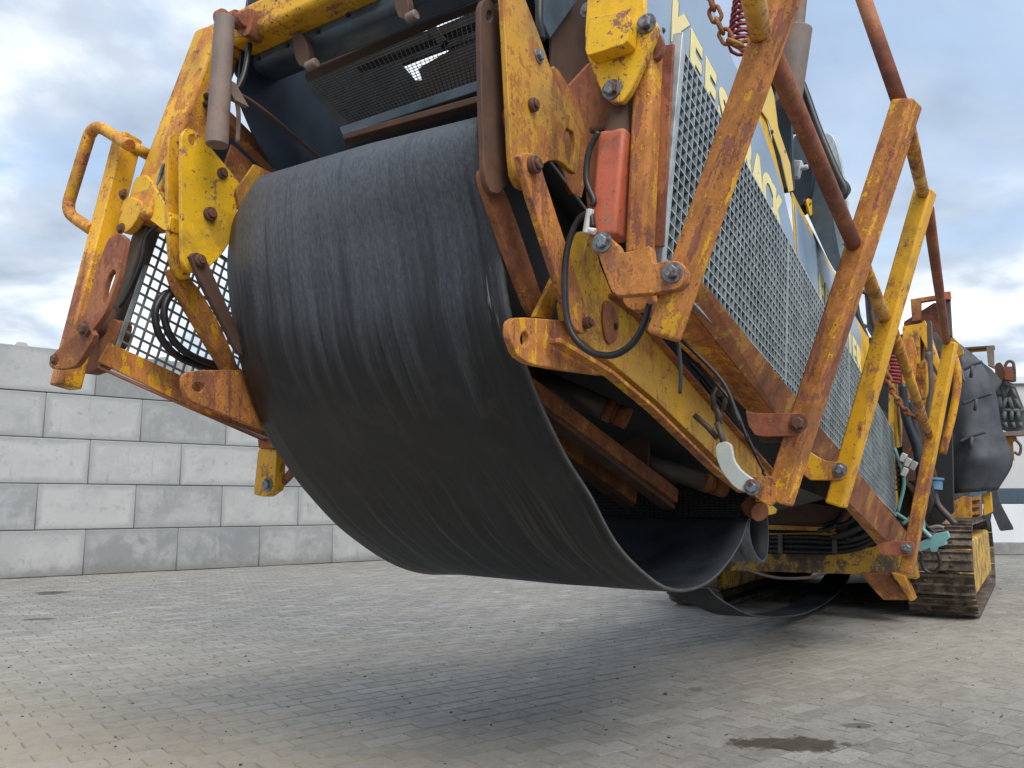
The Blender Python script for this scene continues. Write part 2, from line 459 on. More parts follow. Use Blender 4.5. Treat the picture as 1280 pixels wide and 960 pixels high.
def add_tube(bm, path, r, n=10):
    rings = []; x = None
    for i, p in enumerate(path):
        t = (path[min(i + 1, len(path) - 1)] - path[max(i - 1, 0)]).normalized()
        if x is None: x, y = frame_of(t)
        else:
            x = (x - t * x.dot(t)).normalized()
        y = t.cross(x).normalized()
        rings.append([bm.verts.new(p + (x * math.cos(2 * math.pi * k / n) + y * math.sin(2 * math.pi * k / n)) * r) for k in range(n)])
    for a, b in zip(rings, rings[1:]):
        for k in range(n):
            f = bm.faces.new((a[k], a[(k + 1) % n], b[(k + 1) % n], b[k])); f.smooth = True
    bm.faces.new(rings[0][::-1]); bm.faces.new(rings[-1])

def tube(name, pts, r, mat, parent, n=10, seg=8, label=None):
    bm = bmesh.new(); add_tube(bm, smooth_path(pts, seg), r, n)
    return link(name, bm, mat, parent, label)

def bolt(p, out, r, mat, parent, h=None, name='bolt', washer=True, turn=.3):
    """hex head with washer; `out` points away from the plate"""
    p = Vector(p); out = Vector(out).normalized(); h = h or r * .75
    bm = bmesh.new()
    if washer: add_cyl(bm, p, p + out * r * .22, r * 1.45, n=20)
    x, y = frame_of(out)
    x, y = x * math.cos(turn) + y * math.sin(turn), y * math.cos(turn) - x * math.sin(turn)
    b0 = p + out * (r * .22 if washer else 0)
    lo = [bm.verts.new(b0 + (x * math.cos(i * math.pi / 3) + y * math.sin(i * math.pi / 3)) * r) for i in range(6)]
    hi = [bm.verts.new(b0 + out * h * .85 + (x * math.cos(i * math.pi / 3) + y * math.sin(i * math.pi / 3)) * r) for i in range(6)]
    tp = [bm.verts.new(b0 + out * h + (x * math.cos(i * math.pi / 3) + y * math.sin(i * math.pi / 3)) * r * .82) for i in range(6)]
    bm.faces.new(lo[::-1]); bm.faces.new(tp)
    for i in range(6):
        j = (i + 1) % 6
        bm.faces.new((lo[i], lo[j], hi[j], hi[i])); bm.faces.new((hi[i], hi[j], tp[j], tp[i]))
    return link(name, bm, mat, parent)

def pin(p, out, r, h, mat, parent, name='pin', r2=None):
    p = Vector(p); out = Vector(out).normalized(); bm = bmesh.new()
    add_cyl(bm, p, p + out * h, r, n=22); add_cyl(bm, p + out * h, p + out * h * 1.5, r2 or r * .62, n=18)
    return link(name, bm, mat, parent, bevel=.002)

RB, RA = (0, -1, 0), (-1, 0, 0)    # outward directions of the two kinds of plate
def pxm(p, px):                    # size of px pixels at point p (machine coordinates)
    X = OX + p.x * Lx - p.y * Rx; Y = OY + p.x * Ly - p.y * Ry
    return px * (Y * CT + (p.z - CH) * ST) / F
def boltB(b, u, v, rpx, mat, parent, **kw):
    p = B(b, (u, v))[0]; return bolt(p, RB, pxm(p, rpx), mat, parent, **kw)
def boltA(a, u, v, rpx, mat, parent, **kw):
    p = A(a, (u, v))[0]; return bolt(p, RA, pxm(p, rpx), mat, parent, **kw)
def tubeB(name, b, px, r, mat, parent, **kw): return tube(name, B(b, *px), r, mat, parent, **kw)

#--STRUCTURE--
# ------------------------------------------------------------------ ground
k = NT('paving_bed'); c = k.coord('Object', rnd=False)
g = k.noise(c, 1.1, 8, .6, .3)
k.bump(k.noise(c, 80, 4, .7), .5, .004)
bed_col = k.mix(k.rng(g, .3, .7), (.15, .142, .128), (.25, .235, .205))
mt['bed'] = k.out(bed_col, .9)
bm = bmesh.new()
bmesh.ops.create_grid(bm, x_segments=1, y_segments=1, size=1500)
ground = link('ground', bm, mt['bed'], None, recalc=False)
ground['kind'] = 'structure'
ground.location = (0, 0, -.0042)

def gpt0(u, v):
    y = (480 - v) / F; t_ = -CH / (ST + y * CT)
    return ((u - 640) / F * t_, (CT - y * ST) * t_)
def paver_material(name, attr=True):
    k = NT(name)
    geo = k.n('ShaderNodeNewGeometry'); pos = geo.outputs['Position']
    at = k.n('ShaderNodeAttribute', attribute_name='tone')
    tone = at.outputs['Fac']
    base = k.mix(tone, (.222, .215, .198), (.330, .320, .296))
    base = k.mix(k.rng(tone, .90, .93, 0, .5), base, (.40, .40, .39))
    fine = k.noise(pos, 160, 5, .75); mid = k.noise(pos, 14, 7, .65, .3); big = k.noise(pos, .55, 8, .6, .5)
    mot = k.noise(pos, 42, 8, .75, .2)
    base = k.mix(k.rng(mot, .46, .64, 0, .6), base, (.15, .145, .13))
    base = k.mix(k.rng(mot, .48, .34, 0, .35), base, (.42, .41, .39))
    base = k.mix(k.rng(fine, .38, .7, 0, .5), base, (.14, .14, .135))
    jd = k.n('ShaderNodeAttribute', attribute_name='rim')
    base = k.mix(k.math('MULTIPLY', jd.outputs['Fac'], k.rng(mid, .35, .6, .15, .8)), base, (.11, .10, .085))
    base = k.mix(k.rng(mid, .4, .7, 0, .4), base, (.36, .35, .33))
    # swept sand, thicker in patches
    sx = k.n('ShaderNodeSeparateXYZ'); k.l(pos, sx.inputs[0])
    # sandy lane left of the machine: distance from a line on the ground
    def lane(nx, ny, d0, wid):
        d = k.math('ADD', k.math('MULTIPLY', sx.outputs[0], nx), k.math('MULTIPLY', sx.outputs[1], ny))
        d = k.math('ABSOLUTE', k.math('SUBTRACT', d, d0))
        return k.rng(k.math('ADD', d, k.math('MULTIPLY', k.math('SUBTRACT', big, .5), 2.2)), wid, 0)
    ln = k.math('MAXIMUM', lane(-.16, .987, 5.0, 1.9), lane(.75, .66, .6, 1.0))
    ln = k.math('MULTIPLY', ln, k.rng(mid, .3, .62, .35, 1))
    base = k.mix(k.math('MULTIPLY', ln, .5), base, (.40, .355, .285))
    sand = k.math('MULTIPLY', k.rng(big, .46, .68), k.rng(mid, .38, .62, .3, 1))
    base = k.mix(k.math('MULTIPLY', sand, .45), base, (.37, .345, .30))
    fl_ = k.math('MULTIPLY', lane(.25, .97, 2.9, 1.15), k.rng(sx.outputs[0], 1.2, -.6))
    base = k.mix(k.math('MULTIPLY', fl_, k.rng(mid, .3, .6, .25, .62)), base, (.36, .30, .225))
    # lime bloom
    bloom = k.math('MULTIPLY', k.rng(k.noise(pos, 1.7, 5, .55, .6), .64, .70), k.rng(tone, .2, .9, .2, 1))
    base = k.mix(k.math('MULTIPLY', bloom, .55), base, (.48, .49, .50))
    # grime spots
    gr = k.rng(k.noise(pos, 5.5, 7, .7, .8), .665, .71)
    base = k.mix(k.math('MULTIPLY', gr, .65), base, (.09, .082, .07))
    # oil stains
    def stain(cx, cy, rx, ry, amt):
        a1 = k.math('DIVIDE', k.math('SUBTRACT', sx.outputs[0], cx), rx); a2 = k.math('DIVIDE', k.math('SUBTRACT', sx.outputs[1], cy), ry)
        d = k.math('ADD', k.math('POWER', a1, 2), k.math('POWER', a2, 2))
        d = k.math('ADD', d, k.math('MULTIPLY', k.math('SUBTRACT', k.noise(pos, 6, 9, .75, .8), .5), 4.2))
        return k.math('MULTIPLY', k.rng(d, 1.1, .55), amt)
    st_ = stain(*gpt0(988, 930), .27, .11, .9)
    for sdef in STAINS: st_ = k.math('MAXIMUM', st_, stain(*sdef))
    base = k.mix(st_, base, (.055, .042, .030))
    k.bump(k.math('ADD', k.math('MULTIPLY', fine, .7), k.math('ADD', mid, mot)), .7, .004)
    return k.out(base, k.rng(big, .3, .7, .72, .9), 0, .3)
def gpt(u, v):
    y = (480 - v) / F; Y = CT - y * ST; Z = ST + y * CT; t_ = -CH / Z
    return ((u - 640) / F * t_, Y * t_)
STAINS = []
for (u, v, ru, rv, am) in [(870, 862, 9, 3, .45), (1000, 808, 12, 3, .35), (65, 741, 22, 2.5, .8), (50, 774, 20, 2, .7), (1072, 907, 22, 4, .6)]:
    x0, y0 = gpt(u, v); STAINS.append((x0, y0, gpt(u + ru, v)[0] - x0, gpt(u, v - rv)[1] - y0, am))
x0, y0 = gpt(985, 930)
mt['paver'] = paver_material('concrete_paver')

# stretcher bond of 0.21 x 0.105 m pavers, rows running almost across the view
PANG = math.atan2(.6239, .7815)      # courses run parallel to the block wall
PL, PW, GAP = .21, .105, .0035
px_, py_ = Vector((math.cos(PANG), math.sin(PANG), 0)), Vector((-math.sin(PANG), math.cos(PANG), 0))
cells = []
for j in range(-110, 190):
    for i in range(-60, 110):
        p = px_ * ((i + .5 * (j % 2)) * PL) + py_ * (j * PW)
        x, y = p.x, p.y
        if y < 2.6 or y > 14.5: continue
        if abs(x) > y * .66 + .5: continue
        if y - 10.6 > .6239 / .7815 * (x + 6.435) + .15: continue     # stops at the block wall
        cells.append((x * x + y * y, x, y))
cells.sort()
rng = random.Random(3)
def paver_geo(x, y):
    hx, hy = PL / 2 - GAP / 2 + rng.uniform(-.001, .0006), PW / 2 - GAP / 2 + rng.uniform(-.001, .0006)
    rz = rng.gauss(0, .006); c_, s_ = math.cos(rz), math.sin(rz)
    tx, ty, dz = [max(-2.2 * q, min(2.2 * q, rng.gauss(0, q))) for q in (.004, .007, .0008)]
    ch = .0042
    vs = []
    for (ex, z) in ((0, -.025), (0, -ch), (ch, 0)):
        for sx_, sy_ in ((-1, -1), (1, -1), (1, 1), (-1, 1)):
            lx, ly = sx_ * (hx - ex), sy_ * (hy - ex)
            lx, ly = lx * c_ - ly * s_, lx * s_ + ly * c_
            q = px_ * lx + py_ * ly
            vs.append((q.x, q.y, z + tx * lx + ty * ly + dz))
    fs = [(8, 9, 10, 11)]
    for lo in (0, 4):
        for i in range(4): j = (i + 1) % 4; fs.append((lo + i, lo + j, lo + 4 + j, lo + 4 + i))
    return vs, fs
def tone_attr(me, vals):
    at = me.attributes.new('tone', 'FLOAT', 'FACE'); at.data.foreach_set('value', vals)
    ar = me.attributes.new('rim', 'FLOAT', 'FACE'); ar.data.foreach_set('value', [0. if i % 9 == 0 else 1. for i in range(len(vals))])
for (d_, x, y) in cells[:300]:
    vs, fs = paver_geo(x, y)
    me = bpy.data.meshes.new('paver'); me.from_pydata(vs, [], fs); me.materials.append(mt['paver'])
    tone_attr(me, [rng.random()] * len(fs))
    o = bpy.data.objects.new('paver', me); C.objects.link(o); o.location = (x, y, .0042); o.parent = ground
AV, AF, AT = [], [], []
for (d_, x, y) in cells[300:]:
    vs, fs = paver_geo(x, y); b0 = len(AV)
    AV += [(vx + x, vy + y, vz) for vx, vy, vz in vs]; AF += [tuple(b0 + i for i in f) for f in fs]; AT += [rng.random()] * len(fs)
me = bpy.data.meshes.new('paving'); me.from_pydata(AV, [], AF); me.materials.append(mt['paver']); tone_attr(me, AT)
paving = bpy.data.objects.new('paving', me); C.objects.link(paving); paving.parent = ground; paving.location = (0, 0, .0042)
paving['kind'] = 'stuff'

# grit and crumbs scattered on the paving
bm = bmesh.new()
for i in range(1500):
    y = rng.uniform(3, 11); x = rng.uniform(-.62, .66) * y
    s = rng.choice((.002, .002, .003, .003, .004, .005)) * rng.uniform(.7, 1.4)
    if i < 7: s = rng.uniform(.008, .012)
    m4 = Matrix.Translation((x, y, s * .3)) @ Matrix.Rotation(rng.uniform(0, 6), 4, 'Z') @ Matrix.Diagonal((s * rng.uniform(.8, 1.8), s, s * .6, 1))
    bmesh.ops.create_icosphere(bm, subdivisions=1, radius=1, matrix=m4)
for v in bm.verts: v.co += Vector((rng.uniform(-1, 1), rng.uniform(-1, 1), rng.uniform(-1, 1))) * .0012
mt['grit'] = plain('dark_grit', (.075, .066, .055), .9, dirt=(.2, .17, .13))
gr = link('gravel', bm, mt['grit'], None); gr['kind'] = 'stuff'
gr['label'] = 'dark grit and crumbs scattered over the paving'; gr['category'] = 'grit'

# ------------------------------------------------------------------ concrete block wall
k = NT('cast_concrete'); c = k.coord()
oi = k.n('ShaderNodeObjectInfo')
big = k.noise(c, 1.9, 9, .68, .25); mid = k.noise(c, 6, 9, .72, .2); fine = k.noise(c, 120, 4, .7)
col = k.mix(k.rng(oi.outputs['Random'], 0, 1), (.235, .245, .25), (.43, .438, .44))
col = k.mix(k.rng(big, .42, .60, 0, .5), col, (.47, .48, .485))
col = k.mix(k.rng(k.noise(c, 1.3, 9, .7, .3), .50, .68, 0, .38), col, (.22, .245, .275))
col = k.mix(k.rng(mid, .54, .72, 0, .62), col, (.20, .215, .225))
tc2 = k.n('ShaderNodeTexCoord'); sp = k.n('ShaderNodeSeparateXYZ'); k.l(tc2.outputs['Object'], sp.inputs[0])
edge = k.math('MAXIMUM', k.math('SUBTRACT', k.math('ABSOLUTE', sp.outputs[0]), .31), k.math('ABSOLUTE', sp.outputs[2]))
edge = k.math('ADD', edge, k.math('MULTIPLY', k.math('SUBTRACT', big, .5), .26))
col = k.mix(k.rng(edge, .20, .29, 0, .55), col, (.24, .25, .255))
col = k.mix(k.rng(k.noise(c, 34, 5, .7), .66, .72, 0, .7), col, (.17, .18, .19))
gp = k.n('ShaderNodeNewGeometry'); sg_ = k.n('ShaderNodeSeparateXYZ'); k.l(gp.outputs['Position'], sg_.inputs[0])
col = k.mix(k.math('MULTIPLY', k.rng(k.math('ADD', sg_.outputs[2], k.math('MULTIPLY', k.math('SUBTRACT', mid, .5), .5)), .22, .0), .6), col, (.16, .155, .14))
drip = k.noise(k.coord(scale=(7, 7, .7)), 1.6, 8, .7)
col = k.mix(k.rng(drip, .56, .70, 0, .45), col, (.19, .205, .215))
k.bump(k.math('ADD', k.math('MULTIPLY', fine, .4), k.math('MULTIPLY', mid, 1.2)), .6, .008)
mt['concrete'] = k.out(col, .85)
WD = math.atan2(.6239, .7815)
wall = root('block_wall', 'grey wall of large stacked concrete blocks behind the machine at left', 'wall', (-6.435, 10.6, 0), WD)
bm = bmesh.new()
bmesh.ops.create_cube(bm, size=1, matrix=Matrix.Translation((0, .3, 0)) @ Matrix.Diagonal((1.2, .6, .594, 1)))
b0 = link('concrete_block', bm, mt['concrete'], wall, bevel=.012, centre=False)
bm = bmesh.new()
bmesh.ops.create_cube(bm, size=1, matrix=Matrix.Translation((0, .3, .294)) @ Matrix.Diagonal((1.2, .6, .588, 1)) @ Matrix.Translation((0, 0, -.5)))
for sx_ in (-.3, .3):
    for sy_ in (.15, .45):
        r = bmesh.ops.create_cone(bm, cap_ends=True, segments=4, radius1=.12, radius2=.07, depth=.06, matrix=Matrix.Translation((sx_, sy_, .324)) @ Matrix.Rotation(rad(45), 4, 'Z'))
b1 = link('concrete_block', bm, mt['concrete'], wall, bevel=.01, centre=False)
first = {0: True, 1: True}
for row in range(5):
    for i in range(-3, 9):
        x = i * 1.203 + (row % 2) * .6 + [.62, .62, .60, .63, .61][row] - .28 + [.0, .0, .0, 0, 0][row]
        src = b1 if row == 4 else b0; kx = int(row == 4)
        if first[kx]: o = src; first[kx] = False
        else: o = src.copy(); C.objects.link(o); o.parent = wall
        o.location = (x, rng.uniform(-.006, .006), row * .6 + .3)
        o.rotation_euler = (0, 0, rng.uniform(-.003, .003))

# ------------------------------------------------------------------ warehouse far right
mt['cladding'] = plain('pale_grey_cladding', (.50, .51, .52), .5, scale=.5, fine=30, var=.05, bump=.02)
mt['doorpanel'] = plain('white_door_panel', (.66, .70, .72), .45, scale=1, fine=30, var=.05, bump=.02)
mt['glassband'] = plain('dark_blue_glass', (.05, .085, .12), .15, scale=2, var=.2, bump=.0)
mt['plinth'] = plain('concrete_plinth', (.22, .22, .22), .85, scale=4)
wh = root('warehouse', 'pale grey warehouse with white lower doors at the right edge behind the machine', 'warehouse', (7.5, 15.6, 0), rad(-2))
def bx(x0, x1, y0, y1, z0, z1):
    bm = bmesh.new()
    bmesh.ops.create_cube(bm, size=1, matrix=Matrix.Translation(((x0 + x1) / 2, (y0 + y1) / 2, (z0 + z1) / 2)) @ Matrix.Diagonal((x1 - x0, y1 - y0, z1 - z0, 1)))
    return bm
link('wall', bx(0, 26, .1, 14, .0, 3.20), mt['cladding'], wh)
link('plinth', bx(-.02, 26, .0, .1, 0, .22), mt['plinth'], wh, bevel=.01)
for i in range(10):
    link('door_panel', bx(.02 + i * 2.5, 2.46 + i * 2.5, .04, .1, .22, .93), mt['doorpanel'], wh, bevel=.008)
for i in range(10):
    link('window_band', bx(.04 + i * 2.5, 2.44 + i * 2.5, .05, .1, .945, 1.20), mt['glassband'], wh, bevel=.01)
for i in range(22):
    link('cladding_panel', bx(i * 1.15, i * 1.15 + 1.135, .06, .1, 1.22, 3.16), mt['cladding'], wh, bevel=.006)
link('roof_trim', bx(-.1, 26, -.02, 14.1, 3.20, 3.34), mt['doorpanel'], wh, bevel=.01)

#--MACHINE--
mc = root('tracked_screening_machine', 'yellow rusty tracked crushing machine with folded conveyor and sagging black belt', 'crusher', (OX, OY, 0), math.atan2(Ly, Lx))

# ---- main conveyor belt: sheet draped between two traced edges
def belt_sheet(name, cols, mat, thick=.012, nsub=5, v0=0., label=None):
    """cols: list of (b, [(a, z)...]) with equal point counts; surface lofted across b and along the profile"""
    prof = []
    for b, pts in cols:
        prof.append((b, smooth_path([M(a, b, z) for a, z in pts], nsub)))
    nb = 15; bm = bmesh.new(); uv = bm.loops.layers.uv.new('UVMap')
    n = len(prof[0][1]); grid = []; bs = [c_[0] for c_ in cols]
    arc = [0]
    mid = prof[len(prof) // 2][1]
    for i in range(1, n): arc.append(arc[-1] + (mid[i] - mid[i - 1]).length)
    for s in range(nb + 1):
        b = bs[0] + (bs[-1] - bs[0]) * s / nb
        j = max(0, min(len(bs) - 2, sum(1 for q in bs[1:-1] if q <= b)))
        t = (b - bs[j]) / (bs[j + 1] - bs[j]); ts = t
        col_ = []
        for i in range(n):
            p = prof[j][1][i].lerp(prof[j + 1][1][i], ts)
            w_ = noise.noise(Vector((b * 1.3, arc[i] * 1.5, 3))) * .014 + noise.noise(Vector((b * 4, arc[i] * 5, 7))) * .004
            e_ = noise.noise(Vector((arc[i] * 2.5, b, 9))) * .006 * (s in (0, nb))
            col_.append(bm.verts.new(p + Vector((w_, e_, w_ * .4))))
        grid.append(col_)
    for s in range(nb):
        for i in range(n - 1):
            f = bm.faces.new((grid[s][i], grid[s + 1][i], grid[s + 1][i + 1], grid[s][i + 1])); f.smooth = True
            for lp, (ss, ii) in zip(f.loops, ((s, i), (s + 1, i), (s + 1, i + 1), (s, i + 1))):
                lp[uv].uv = ((bs[0] + (bs[-1] - bs[0]) * ss / nb), arc[ii] + v0)
    o = link(name, bm, [mt['belt_inner'], mat, mt['belt_edge']], mc, label, centre=False, recalc=False)
    sm = o.modifiers.new('thick', 'SOLIDIFY'); sm.thickness = thick; sm.offset = 0; sm.material_offset = 1; sm.material_offset_rim = 2
    return o
Rp = [(.75, 1.70), (.35, 1.86), (.05, 1.955), (-.10, 1.945), (-.188, 1.88), (-.178, 1.80), (-.121, 1.688), (-.083, 1.572), (-.037, 1.414), (.076, 1.239), (.214, 1.099), (.408, .968), (.627, .80), (.95, .66), (1.268, .628), (1.556, .67), (1.841, .77), (1.99, .879)]
Lp = [(.75, 1.90), (.45, 2.0), (.22, 2.05), (.12, 2.03), (.062, 1.96), (.040, 1.87), (.034, 1.74), (.055, 1.60), (.085, 1.47), (.15, 1.32), (.26, 1.16), (.43, .995), (.65, .84), (.96, .69), (1.268, .632), (1.556, .67), (1.841, .77), (1.99, .879)]
def interp(p, q, t): return [(x[0] * (1 - t) + y[0] * t, x[1] * (1 - t) + y[1] * t) for x, y in zip(p, q)]
m1 = interp(Lp, Rp, .14)
m1 = [(a - (.035 if 2 <= i <= 9 else .01), z + (.045 if i < 5 else .01)) for i, (a, z) in enumerate(m1)]
m2 = interp(Lp, Rp, .6)
m2 = [(a - (.02 if i < 10 else 0), z + (.03 if i < 5 else 0)) for i, (a, z) in enumerate(m2)]
belt_sheet('conveyor_belt', [(-.6, Lp), (-.45, m1), (.1, m2), (.6, Rp)], mt['belt'], label='wide black rubber belt hanging in a deep loop')

def az(b, pxs): return [(p.x, p.z) for p in B(b, *pxs)]
q = az(.6, [(938, 640), (936, 665), (941, 688), (951, 701), (958, 697), (961, 680), (961, 655), (958, 625)])
belt_sheet('return_belt', [(-.55, q), (.6, q)], mt['belt'], label='narrow inner fold of the black belt', v0=.9)
q = az(.08, [(886, 735), (895, 746), (914, 758), (950, 771), (1000, 768), (1035, 752), (1058, 728), (1070, 700)])
belt_sheet('lower_belt', [(-.16, q), (.08, q)], mt['belt_inner'], label='slack belt sagging almost to the ground under the chassis', v0=1.0)
pA('belly_guard', 7.7, [(860, 705), (1003, 712), (1003, 729), (1034, 730), (1110, 728), (1110, 745), (1050, 758), (940, 762), (895, 752), (860, 735)], .03, mt['dark'], mc)  # dark backdrop added to blacken the gap under the chassis

# ---- right side: paired link plates at the conveyor hinge
pl = pB('hinge_plate', .69, rc([(626, -40), (648, -44), (655, -6), (673, 40), (692, 95), (708, 130), (727, 165), (722, 218), (714, 214), (702, 202), (688, 200), (675, 208), (668, 228), (658, 238), (648, 233), (640, 214), (635, 110), (629, 0)], 1, .2), .016, mt['gold'], mc,
        holes=[rc([(705, 158), (720, 166), (717, 212), (707, 196)], 1)], label='ochre hinge plate streaked with rust, nearer of the pair')
boltB(.69, 673, 70, 6.5, mt['bolt'], pl)
pin(B(.69, (664, 132))[0], RB, .018, .014, mt['rustbolt'], pl)
pl2 = pB('hinge_plate', .645, rc([(600, 12), (604, 0), (612, -3), (622, 12), (633, 40), (646, 60), (648, 200), (634, 230), (625, 243), (613, 241), (606, 224), (603, 150)], 1, .2), .016, mt['brown'], mc,
         holes=[oval(612, 20, 4, 7)], label='brown rusted hinge plate with a slot near its top')
pin(B(.645, (636, 152))[0], RB, .034, .02, mt['rust'], pl2)
pl3 = pB('rear_plate', .60, rc([(690, 80), (703, 92), (733, 150), (731, 250), (712, 240), (700, 200), (680, 120)], 1, .2), .014, mt['rust'], mc)
lk = pB('link_bar', .735, rc([(648, 196), (656, 190), (668, 192), (676, 206), (684, 232), (738, 398), (738, 412), (729, 418), (719, 412), (712, 396)], 1, .25), .02, mt['orange'], mc, label='rust orange link bar with a bright yellow edge')
pin(B(.735, (664, 207))[0], RB, .022, .018, mt['rustbolt'], lk)
pin(B(.735, (731, 404))[0], RB, .016, .016, mt['rustbolt'], lk)
lk2 = pB('link_bar', .625, rc([(602, 214), (609, 207), (620, 216), (640, 258), (686, 396), (668, 398), (655, 372), (606, 236)], 1, .2), .02, mt['rust'], mc, label='brown link bar behind the plates')
ear = pB('pivot_ear', .70, rc([(637, 420), (637, 402), (646, 396), (700, 400), (722, 404), (746, 430), (774, 466), (768, 471), (700, 462), (662, 455), (646, 444)], 1, .2), .02, mt['orange'], mc,
         holes=[oval(656, 424, 5.5, 10)], label='orange ear plate with an open hole')
pB('gusset_plate', .66, [(668, 396), (700, 330), (706, 340), (690, 400)], .014, mt['gold'], mc)
# lower arm beam: web with top and bottom flanges
beam_px = [(733, 300), (740, 286), (750, 330), (765, 366), (800, 392), (850, 452), (905, 518), (986, 612), (960, 622), (930, 607), (895, 572), (820, 500), (766, 455), (722, 420), (716, 380), (728, 330)]
am = pB('arm_beam', .72, beam_px, .05, mt['armyel'], mc, label='long yellow box arm sloping under the walkway')
def flange(name, b0, b1, px, t, mat, parent, label=None):
    """strip between planes b0 and b1 that follows a traced line on b1"""
    P = B(b1, *px); bm = bmesh.new(); rows = []
    for p in P:
        rows.append([bm.verts.new(Vector((p.x, -b, p.z + dz))) for b, dz in ((b0, 0), (b1, 0), (b1, -t), (b0, -t))])
    for r0, r1 in zip(rows, rows[1:]):
        for i in range(4): bm.faces.new((r0[i], r0[(i + 1) % 4], r1[(i + 1) % 4], r1[i]))
    bm.faces.new(rows[0][::-1]); bm.faces.new(rows[-1])
    return link(name, bm, mat, parent, label, bevel=.0015)
flange('arm_flange', .712, .745, [(700, 422), (766, 462), (820, 508), (895, 582), (932, 612)], .012, mt['orange'], mc)
flange('arm_flange', .63, .745, [(770, 366), (802, 392), (852, 452), (908, 518), (986, 608)], .010, mt['rust'], mc)
cup = pB('pivot_cup', .728, rc([(757, 372), (768, 384), (775, 400), (772, 425), (763, 432), (756, 420), (754, 392)], 2), .006, mt['rust'], mc)
pin(B(.73, (770, 408))[0], RB, .010, .003, mt['dark'], cup, 'hole_rim')

# bracket that carries the folded walkway post (crosswise plate)
br = pA('mounting_bracket', -.11, rc([(741, 296), (757, 293), (772, 306), (776, 316), (798, 312), (813, 306), (816, 330), (834, 325), (850, 327), (858, 338), (857, 352), (848, 361), (820, 366), (772, 370), (764, 364), (755, 340), (745, 312)], 1, .15), .03, mt['orange'], mc, label='flame cut rusty yellow mounting bracket')
boltA(-.11, 753, 303, 9, mt['bolt'], br); boltA(-.11, 841, 341, 9, mt['bolt'], br)
pA('bracket_lug', .045, rc([(777, 366), (815, 362), (818, 380), (795, 390), (780, 382)], 1), .03, mt['orange'], mc)
# red hydraulic cylinder
cy0, cy1 = A(.03, (772, 168))[0], A(.02, (760, 300))[0]
bar('cylinder_barrel', cy0, cy1, .075, .075, mt['red'], mc, bevel=.011, label='faded red hydraulic cylinder', seg=4)
bm = bmesh.new(); add_cyl(bm, A(.03, (776, 124))[0], A(.03, (772, 172))[0], .024, .037); add_cyl(bm, A(.03, (738, 163))[0], A(.03, (768, 157))[0], .009, .012, 12)
link('cylinder_head', bm, mt['brown'], mc, bevel=.003)
# upright channel beside it
bar('channel_column', A(.05, (812, 48))[0], A(.05, (800, 322))[0], .055, .07, mt['orange'], mc, bevel=.012, label='thick upright post, orange with yellow flecks')
pA('channel_flange', .085, [(822, 58), (842, 54), (829, 308), (812, 308)], .012, mt['redrust'], mc)
bar('angle_edge', A(.13, (850, 44))[0], A(.13, (823, 335))[0], .028, .03, mt['galv'], mc, bevel=.002, label='galvanised grating edge strip')
# top yellow bracket
tb = pA('top_bracket', -.02, rc([(736, -30), (806, -30), (805, 20), (818, 24), (823, 36), (790, 112), (779, 127), (766, 129), (754, 120), (732, 66), (731, 40)], 1, .15), .02, mt['yellow_bright'], mc, label='bright chipped yellow bracket plate')
pA('bracket_box', -.07, rc([(735, 22), (778, 14), (788, 22), (784, 54), (734, 70), (731, 62)], 1, .1), .05, mt['yellow_bright'], tb)
boltA(-.02, 808, 30, 9, mt['bolt'], tb); boltA(-.02, 765, 112, 9, mt['bolt'], tb)
boltA(.01, 735, 12, 7, mt['bolt'], tb)
pA('bracket_disc', .02, oval(815, 55, 14, 20), .02, mt['redrust'], mc)
# hoses by the cylinder
tube('hydraulic_hose', A(-.03, (748, 165), (736, 190), (733, 225), (742, 250), (740, 258)), .008, mt['hose'], mc)
tube('hydraulic_hose', [*A(-.03, (741, 284), (737, 268), (722, 276), (709, 312), (706, 360), (712, 410), (735, 438), (765, 444), (790, 430), (805, 405), (812, 380))], .0085, mt['hose'], mc)
bm = bmesh.new(); add_cyl(bm, A(-.03, (738, 262))[0], A(-.03, (733, 292))[0], .011, n=8); add_cyl(bm, A(-.03, (733, 286))[0], A(-.03, (744, 290))[0], .009, n=8)
link('hose_fitting', bm, mt['white'], mc, bevel=.002)

# ---- folded walkway: posts, rails, gratings, side beams
PA_ = [(.0, 1.0), (1.02, 1.0), (1.93, 1.0), (4.05, 1.0)]
post_px = [((829, 422), (977, 0)), ((973, 628), (1134, 128)), ((1045, 632), (1157, 238)), ((1133, 716), (1189, 428))]
post_w = [(.054, .070), (.074, .074), (.072, .074), (.074, .078)]
posts = []
pm = [mt['orange'], mt['orange'], mt['yellow'], mt['worn_low']]
pl_ = ['nearest walkway post, orange rust with yellow patches', 'red brown walkway post with yellow edge', 'yellow walkway post speckled with rust', 'farthest walkway post, yellow above orange rust']
for i, ((p, q), (a, b)) in enumerate(zip(post_px, PA_)):
    P0 = A(a - .05, p)[0]; P1 = A(a - .05, q)[0]
    if i == 0:
        P1 = P0 + (P1 - P0) * 1.55
    posts.append((P0, P1))
    bar('walkway_post', P0, P1, post_w[i][0], post_w[i][1], pm[i], mc, across=Vector((math.sin(rad(20 - 4 * i)), math.cos(rad(20 - 4 * i)), 0)), bevel=.009, label=pl_[i])
def onpost(i, v):                 # point on the post's centre line at picture height v
    P0, P1 = posts[i]; best = None
    for s in range(0, 201):
        p = P0.lerp(P1, s / 200); X = OX + p.x * Lx - p.y * Rx; Y = OY + p.x * Ly - p.y * Ry
        Zc = p.z - CH; vv = 480 - F * (-Y * ST + Zc * CT) / (Y * CT + Zc * ST)
        if best is None or abs(vv - v) < best[0]: best = (abs(vv - v), p)
    return best[1].copy()
RR = .024
def rail(pts, **kw): return tube('handrail', pts, RR, kw.pop('mat', mt['worn']), mc, n=16, **kw)
back = Vector((.0, 0, 0))
